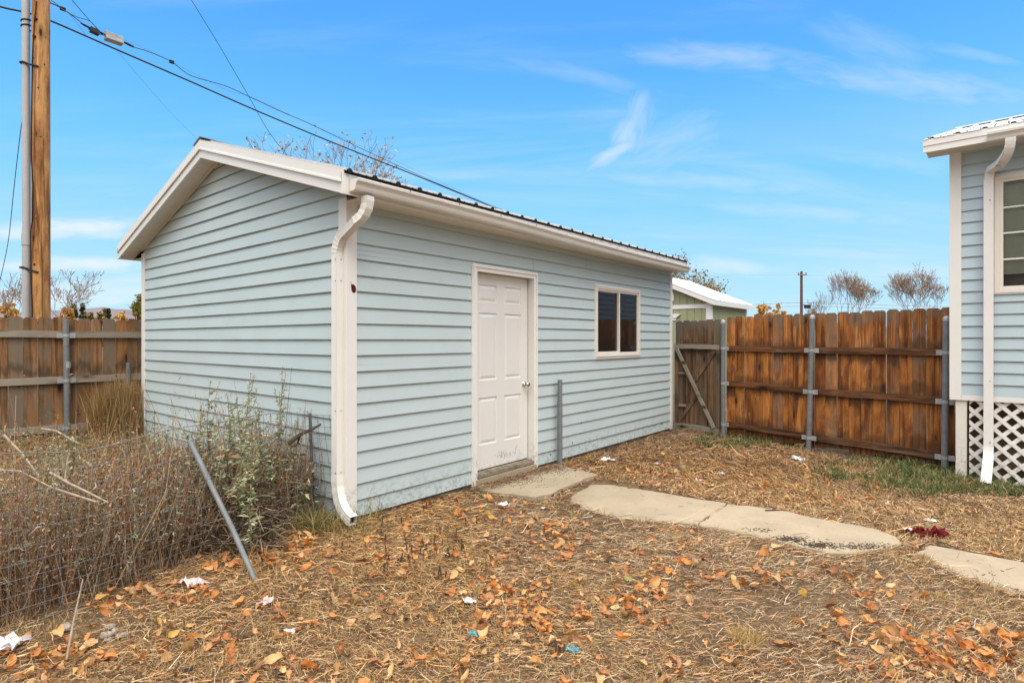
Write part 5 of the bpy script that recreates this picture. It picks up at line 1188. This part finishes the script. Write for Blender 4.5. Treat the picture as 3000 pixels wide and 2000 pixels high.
stick([at(845, 1300, 4.35), at(880, 1272, 4.4), at(918, 1255, 4.5), at(940, 1242, 4.55)], .018, 'thick dark broken branch poking up across the stake', 'stick_d', forks=[[at(880, 1272, 4.4), at(872, 1300, 4.4)]])
g = lambda x, y, h=.012: onground(x, y)+Vector((0, 0, h))
stick([g(195, 1950, .03), at(215, 1820, 2.7), at(243, 1695, 2.85)], .006, 'thin pale cut cane standing up from leaves in left foreground')
stick([g(2205, 1570), g(2260, 1592), g(2310, 1611)], .007, 'pale stick lying along the near edge of the long slab')
stick([g(2242, 1505, .035), g(2305, 1505, .035)], .006, 'short dark twig on the far edge of the long slab', 'stick_d', 'twig', cat='twig')
stick([g(2660, 1614), g(2700, 1606, .02), g(2722, 1597, .03)], .007, 'dark twig in the gap before the last slab', 'stick_d', 'twig', cat='twig')
stick([g(2745, 1596, .03), g(2775, 1606, .035), g(2805, 1617, .03)], .006, 'dark twig resting on the far edge of the last slab', 'stick_d', 'twig', cat='twig')
stick([g(1215, 1533, .03), g(1290, 1531, .04)], .006, 'straight pale stalk lying below the shed siding', name='twig', cat='twig')
stick([g(2260, 1700), g(2330, 1750, .03)], .005, 'pale crossed stalk right of foreground centre', name='twig', cat='twig')
stick([g(2660, 1690), g(2710, 1750, .03)], .005, 'thin pale twig lying below the last slab', name='twig', cat='twig')
stick([g(355, 1720, .05), g(375, 1665, .12), g(420, 1630, .16)], .010, 'grey stick lying at the foot of the wire mesh')
stick([g(2370, 1990), g(2440, 1972, .02)], .006, 'pale stick at the bottom right edge of the straw', name='twig', cat='twig')
# ------------------------------------------------------------------ cut stalks standing like pegs
def stalks():
    mb = MB(); mb.tube([(0, 0, -.02), (.001, 0, .04), (.002, .001, .075)], [.0058, .0052, .005], 6); m1 = mb.build('cut_stalk', M['stalk'])
    me = m1.data; me.materials.append(M['stalktop']); me.polygons[len(me.polygons)-1].material_index = 1; bpy.data.objects.remove(m1)
    r = random.Random(6); P = [(1119,1540),(1116,1575),(1128,1580),(1192,1590),(1193,1622),(1206,1625),(1230,1622),(1238,1635),(1245,1600),(1246,1612),(1270,1600),(1275,1605),(1296,1602),(1132,1620),(1140,1640),(1163,1650),(1172,1645),(1198,1650),(1203,1655),(1222,1658),(1125,1670),(1136,1668),(1284,1690),(1294,1692),(1305,1690),(1272,1690),(1301,1635),(1307,1638),(1314,1634),(1320,1637),(1330,1628),(1353,1608),(1361,1606),(1365,1535),(1396,1535),(1470,1532),(1252,1495),(1242,1496),(1450,1588),(968,1640),(1001,1612),(1003,1610),(998,1614),(1007,1612),(1335,1575),(1178,1535),(1285,1560),(1290,1562),(1630,1915),(1637,1912),(1645,1915),(1652,1913)]
    for i, (x, y) in enumerate(P):
        p = onground(x, y+6); o = bpy.data.objects.new('cut_stalk', me); COL.objects.link(o); o.location = p; k = r.uniform(.75, 1.5); o.scale = (r.uniform(.55, 1.15),)*2+(k*.85,); o.rotation_euler = (r.gauss(0, .13), r.gauss(0, .13), r.uniform(0, 6))
        tag(o, 'dark peg-like cut weed stalk standing up from the straw below the shed', 'cut stalk', 'cut stalks standing in the straw')
stalks()
# ------------------------------------------------------------------ fallen leaves
def leaf_mesh(k):
    r = random.Random(100+k); nx, ny = 9, 5; L = 1.0; w = r.uniform(.40, .74); curl = r.uniform(-.3, 1.35); fold = r.uniform(-.1, 1.05); tw = r.uniform(-1.0, 1.0); vs = []; fs = []
    for i in range(nx):
        t = i/(nx-1); hw_ = w/2*(math.sin(PI*t**.75)**.62)*(1-.22*t)+.008; hw_ *= 1+.10*math.sin(t*19+k)
        for j in range(ny):
            s = (j/(ny-1)*2-1); x = (t-.5)*L; y = s*hw_; z = fold*abs(y)*.75+curl*(t-.5)**2*.9+tw*(t-.5)*y*1.4+.045*math.sin(t*9+s*3+k)+r.uniform(-.012, .012)
            x2 = x*(1-.18*abs(curl)); vs.append((x2, y*(1-.25*abs(fold)), z+.04))
    for i in range(nx-1):
        for j in range(ny-1): a = i*ny+j; fs.append((a, a+1, a+ny+1, a+ny))
    a = len(vs); vs += [(-.5*(1-.18*abs(curl)), .006, vs[2][2]), (-.82, .02*r.uniform(-4, 4), .02), (-.82, .02*r.uniform(-4, 4)+.014, .02), (-.5*(1-.18*abs(curl)), -.006, vs[2][2])]; fs.append((a, a+1, a+2, a+3))
    return vs, fs
def leafm():
    t = NT('fallen_leaf', .55, .3); i = t.math('FRACT', t.math('ADD', t.objrand(), t.island())); c = t.ramp(i, [(0, (.72, .30, .06)), (.2, (.58, .19, .035)), (.38, (.42, .11, .025)), (.5, (.70, .40, .15)), (.64, (.72, .50, .25)), (.76, (.48, .26, .12)), (.92, (.22, .07, .03)), (1, (.66, .42, .08))])
    g_ = t.N.new('ShaderNodeNewGeometry'); n = t.noise(t.map((14, 14, 14)), 1.0, 4); c = t.mix(t.mr(n, .5, .8, 0, .35), c, (.28, .10, .03)); c = t.mix(t.math('MULTIPLY', g_.outputs['Backfacing'], .22), c, (.66, .40, .20))
    t.color(c); tr = t.N.new('ShaderNodeBsdfTranslucent'); t.L.new(c, tr.inputs[0]); mx = t.N.new('ShaderNodeMixShader'); mx.inputs[0].default_value = .22
    t.L.new(t.b.outputs[0], mx.inputs[1]); t.L.new(tr.outputs[0], mx.inputs[2]); t.L.new(mx.outputs[0], t.N['Material Output'].inputs[0]); return t.m
def leaves():
    mat = leafm(); LM = [leaf_mesh(k) for k in range(18)]; mes = []
    for k, (vs, fs) in enumerate(LM):
        me = bpy.data.meshes.new('fallen_leaf'); me.from_pydata(vs, [], fs); me.polygons.foreach_set('use_smooth', [True]*len(fs)); me.materials.append(mat); mes.append(me)
    r = random.Random(77)
    CL = [(1560, 1850, 120, 60, 95), (1500, 1780, 70, 50, 40), (1430, 1740, 60, 30, 24), (780, 1620, 90, 35, 60), (880, 1590, 30, 25, 22), (640, 1650, 60, 30, 22), (560, 1770, 70, 35, 22), (430, 1735, 60, 28, 22), (320, 1770, 50, 30, 12), (130, 1945, 90, 40, 34), (240, 1920, 40, 40, 16), (560, 1880, 120, 50, 20), (880, 1970, 120, 30, 20), (1180, 1960, 100, 40, 10), (1660, 1600, 60, 40, 36), (1620, 1550, 60, 30, 26), (1450, 1500, 70, 30, 34), (1330, 1500, 60, 25, 16), (1900, 1760, 50, 60, 30), (1790, 1780, 60, 40, 24), (1950, 1650, 50, 40, 20), (2060, 1690, 60, 40, 16), (2280, 1700, 70, 30, 14), (2480, 1700, 60, 40, 14), (2560, 1780, 70, 60, 20), (2520, 1880, 60, 60, 22), (2700, 1930, 90, 50, 60), (2900, 1900, 90, 40, 30), (2840, 1960, 70, 30, 22), (2300, 1420, 140, 25, 26), (2000, 1400, 110, 22, 30), (1800, 1390, 90, 18, 18), (2450, 1460, 120, 22, 18), (2700, 1400, 130, 25, 8), (1150, 1640, 120, 45, 30), (1250, 1560, 60, 30, 12), (1560, 1475, 60, 20, 16), (1900, 1340, 130, 20, 14), (2000, 1960, 120, 30, 12), (2000, 1580, 60, 25, 8), (1900, 1700, 300, 120, 24), (900, 1800, 150, 70, 22), (1500, 1640, 150, 40, 16), (1700, 1370, 60, 8, 7)]
    pts = []
    for cx, cy, sx_, sy_, n in CL:
        for _ in range(int(n*1.3)):
            x, y = r.gauss(cx, sx_*.85), r.gauss(cy, sy_*.85)
            if y < 1290 or y > 2030: continue
            p = onground(x, y)
            if in_shed(np.array([p.x]), np.array([p.y]), .04)[0] or (on_slab(np.array([p.x]), np.array([p.y]))[0] and r.random() < .97) or beyond_fence(np.array([p.x]), np.array([p.y]))[0] or in_house(np.array([p.x]), np.array([p.y]), .05)[0]: continue
            if -20 < x < 420 and y < 1700: continue
            pts.append((p, x, y))
    for _ in range(230):                                      # loose leaves between the drifts
        y = r.uniform(1420, 2020); x = r.uniform(0, 3020); p = onground(x, y)
        if in_shed(np.array([p.x]), np.array([p.y]), .04)[0] or on_slab(np.array([p.x]), np.array([p.y]))[0] or (x < 700 and y < 1800-.35*x): continue
        pts.append((p, x, y))
    items = []
    for p, x, y in pts:
        s = min(.10, max(.028, .058*math.exp(r.gauss(0, .33))))*(1.2 if r.random() < .15 else 1); items.append((s/p.y, p, s, x, y))
    items.sort(key=lambda a: -a[0])
    big = items[:300]; rest = items[300:]
    for q, p, s, x, y in big:
        k = r.randrange(18); o = bpy.data.objects.new('fallen_leaf', mes[k]); COL.objects.link(o); o.location = p+Vector((0, 0, r.uniform(.002, .030))); o.scale = (s, s, s); o.rotation_euler = (r.gauss(0, .55), r.gauss(0, .55), r.uniform(0, 6.28))
        lab = 'curled orange brown fallen leaf on the straw in the foreground'
        o_ = x < 420 and 'curled orange fallen leaf at the foot of the wire mesh at left' or (x > 2350 and 'curled orange brown fallen leaf in the bottom right drift' or (1250 < x < 1950 and 'curled orange brown fallen leaf in the central foreground drift' or lab))
        tag(o, o_, 'leaf', 'fallen leaves '+('at the left by the mesh' if x < 420 else 'bottom right' if x > 2350 else 'central drift' if 1250 < x < 1950 else 'foreground scatter'))
    V_, Q = [], []; off = 0; F_ = []
    for q, p, s, x, y in rest:
        vs, fs = LM[r.randrange(18)]; R = Matrix.Rotation(r.uniform(0, 6.28), 3, 'Z') @ Matrix.Rotation(r.gauss(0, .4), 3, 'X') @ Matrix.Rotation(r.gauss(0, .4), 3, 'Y')
        z = Vector((0, 0, r.uniform(.010, .035))); V_ += [tuple(p+z+R @ (Vector(v)*s)) for v in vs]; F_ += [tuple(i+off for i in f) for f in fs]; off += len(vs)
    print('leaves', len(items))
    mb = MB(); mb.add(V_, F_, True); tag(mb.build('leaf_litter', mat), 'smaller scattered orange fallen leaves farther out across the straw', 'leaves', kind='stuff')
leaves()
# ------------------------------------------------------------------ scraps, stones, clods, rag
M['paper'] = plain('white_paper', (.74, .73, .76), .7, .2, .15, 30); M['pinkp'] = plain('pinkish_plastic', (.66, .50, .48), .35, .5, .2, 10); M['stone'] = plain('river_stone', (.34, .29, .25), .7, .3, .4, 12); M['clod'] = plain('dark_clod', (.085, .06, .042), .95, .1, .5, 30)
M['blue'] = plain('turquoise_wrapper', (.05, .38, .48), .4, .5, .5, 60); M['red'] = plain('dark_red_cloth', (.16, .015, .02), .9, .1, .85, 26); M['olive'] = plain('pale_green_leaf', (.36, .40, .16), .6)
def crumple(name, px, py, s, mat, label, seed, flat=.5, cat='paper'):
    r = random.Random(seed); p = onground(px, py); bm = bmesh.new(); bmesh.ops.create_grid(bm, x_segments=8, y_segments=7, size=1)
    for v in bm.verts:
        n = Vector((noise.noise(Vector((v.co.x*1.3+seed*7, v.co.y*1.3, 0))), noise.noise(Vector((v.co.x*1.3, v.co.y*1.3+seed*5, 4))), noise.noise(Vector((v.co.x*1.9, v.co.y*1.9, seed*3.1)))))
        v.co += Vector((n.x*.7, n.y*.7, abs(n.z)*flat*2.6+.25*flat))
        v.co = Vector((v.co.x*s, v.co.y*s*r.uniform(.62, .74), v.co.z*s))
    me = bpy.data.meshes.new(name); bm.to_mesh(me); bm.free(); o = link(name, me, M[mat]); o.location = p+Vector((0, 0, .012)); o.rotation_euler = (0, 0, r.uniform(0, 6)); return tag(o, label, cat)
for i, a in enumerate(((1775, 1352, .075, 'crumpled white paper under the shed window near the wall'), (1925, 1362, .035, 'small white scrap on the straw between the shed and the path'), (2335, 1350, .085, 'torn white paper lying at the foot of the stained fence post'), (2112, 1393, .045, 'upright white paper scrap behind the long slab'), (2048, 1412, .035, 'small lilac white scrap left of the upright scrap'), (1478, 1485, .045, 'white scrap among leaves below the doorstep slab'), (1592, 1492, .025, 'tiny white scrap right of the doorstep scrap'),
                      (1372, 1766, .035, 'white paper twist on the left of the central leaf drift'), (2660, 1560, .05, 'white scrap beside the dark red rag'), (2724, 1530, .04, 'greyish scrap just behind the dark red rag'), (716, 1612, .055, 'pale plastic scrap behind the foot of the leaning pipe'), (848, 1857, .03, 'small white scrap in the left foreground straw'), (2070, 1260, .03, 'white scrap below the wooden gate'), (12, 1905, .085, 'white plastic bag edge at the bottom left'), (2600, 1480, .025, 'tiny lilac scrap between the slab and downspout'), (1985, 1395, .022, 'faint white fleck close behind the middle slab'))):
    crumple('paper_scrap', a[0], a[1], a[2], 'paper', a[3], i+1, .35)
crumple('plastic_scrap', 568, 1718, .075, 'pinkp', 'pinkish clear plastic scrap among leaves left of the leaning pipe', 31, .35, 'plastic'); crumple('plastic_scrap', 780, 1770, .045, 'pinkp', 'small pinkish scrap right of the pipe foot', 32, .3, 'plastic')
crumple('candy_wrapper', 1678, 1912, .035, 'blue', 'turquoise wrapper in the central foreground', 33, .3, 'wrapper'); crumple('candy_wrapper', 1389, 1870, .028, 'blue', 'small blue green wrapper standing left of the leaf drift', 34, .6, 'wrapper'); crumple('candy_wrapper', 2317, 1896, .018, 'red', 'tiny red wrapper right of the golden tussock', 35, .4, 'wrapper')
crumple('green_leaf', 2002, 1372, .05, 'olive', 'pale green leaf on straw beyond the middle slab', 36, .2, 'leaf'); crumple('green_leaf', 1843, 1703, .04, 'olive', 'pale green yellow leaf right of foreground centre', 37, .3, 'leaf')
def rag():
    p = onground(2735, 1572); mb = MB(); r = random.Random(9)
    for k in range(26):
        a = r.uniform(0, 6.28); c = Vector((r.gauss(.02, .075), r.gauss(0, .04), .015)); L = r.uniform(.05, .13); d = Vector((math.cos(a), math.sin(a)*.5, 0)); mb.tube([c-d*L*.5, c+Vector((0, 0, r.uniform(.015, .05))), c+d*L*.5], [.006, .016, .007], 6)
    o = mb.build('rag', M['red']); o.location = p; tag(o, 'crumpled dark red and black rag lying beyond the last slab', 'rag')
rag()
def lump(name, px, py, s, mat, label, seed, cat, group=None, h=.6):
    p = onground(px, py); bm = bmesh.new(); bmesh.ops.create_icosphere(bm, subdivisions=3, radius=1)
    for v in bm.verts: n = noise.noise(v.co*1.4+Vector((seed*3.3, 0, 0)))*.35+(noise.noise(v.co*5+Vector((seed, 0, 0)))*.22 if mat == 'clod' else 0); v.co = v.co*(1+n); v.co = Vector((v.co.x*s, v.co.y*s*.75, v.co.z*s*h))
    me = bpy.data.meshes.new(name); bm.to_mesh(me); bm.free(); me.polygons.foreach_set('use_smooth', [True]*len(me.polygons)); o = link(name, me, M[mat]); o.location = p+Vector((0, 0, s*.35)); o.rotation_euler = (0, 0, seed*1.7); tag(o, label, cat, group)
for i, (x, y, s, l) in enumerate(((324, 1840, .026, 'smooth grey river stone uppermost of the pebbles by the mesh foot'), (336, 1852, .022, 'bluish dark stone just below the uppermost pebble'), (310, 1866, .030, 'broad tan stone left in the pebble group'), (345, 1866, .018, 'small tan stone right in the pebble group'), (362, 1864, .022, 'rightmost flat stone of the pebble group'), (320, 1877, .020, 'lowest pinkish stone of the pebble group'), (274, 1884, .016, 'small stone left of the pebble group'), (193, 1845, .034, 'larger grey stone beside the pale cane'), (1072, 1790, .022, 'grey stone left of centre in the straw'))):
    lump('stone', x, y, s, 'stone', l, i, 'stone')
for i, (x, y, s, l) in enumerate(((1522, 1603, .028, 'round dark clod above the centre of the straw'), (1075, 1850, .030, 'dark twisted clod in left centre foreground'), (1090, 1868, .028, 'dark clod touching the twisted one'), (1184, 1812, .026, 'small dark clod in the middle straw'), (1270, 1785, .030, 'brown crumbly clod left of the leaf drift'), (810, 1985, .035, 'dark clod at the bottom edge left of centre'), (545, 1968, .028, 'black clod at the bottom left by leaves'), (1290, 1825, .026, 'flat brown clod nearer than the crumbly clod'), (700, 1876, .026, 'dark clod among the left foreground leaves'), (1790, 1650, .05, 'flat dark patch of turned earth right of centre'))):
    lump('soil_clod', x, y, s, 'clod', l, i+20, 'clod', h=.25 if s > .04 else .55)
def crumbs():                                                # soil and leaf crumbs spilled on the slab edges
    Vs = []; Fs = []; r = random.Random(3); P = []
    for cx, cy, sx_, sy_, n in ((2310, 1590, 26, 6, 420), (2400, 1609, 32, 6, 380), (2540, 1612, 50, 5, 300), (2230, 1560, 24, 3, 60), (1650, 1385, 40, 8, 260), (1480, 1415, 60, 12, 420), (1950, 1385, 40, 6, 20), (2870, 1680, 50, 8, 12)):
        for _ in range(n):
            p = onground(r.gauss(cx, sx_), r.gauss(cy, sy_)); z = float(gz(p.x, p.y)); 
            for poly, zt in SLABS:
                if inpoly(np.array([p.x]), np.array([p.y]), poly)[0]: z = zt-.001
            a = r.uniform(0, 6.28); l = abs(r.gauss(.004, .005))+.002; w = r.uniform(.001, .003); d = Vector((math.cos(a), math.sin(a), 0))*l; e = Vector((-math.sin(a), math.cos(a), 0))*w; c = Vector((p.x, p.y, z+.002)); k = len(Vs); h = Vector((0, 0, w*1.2))
            Vs += [c-d-e, c+d-e, c+d+e, c-d+e, c-d*.6+h, c+d*.6+h]; Fs += [(k, k+1, k+5, k+4), (k+1, k+2, k+5), (k+2, k+3, k+4, k+5), (k+3, k, k+4)]
    mb = MB(); mb.add(Vs, Fs); tag(mb.build('soil_crumbs', M['clod']), 'dark soil crumbs and leaf bits spilled along the slab edges', 'soil', kind='stuff')
crumbs()
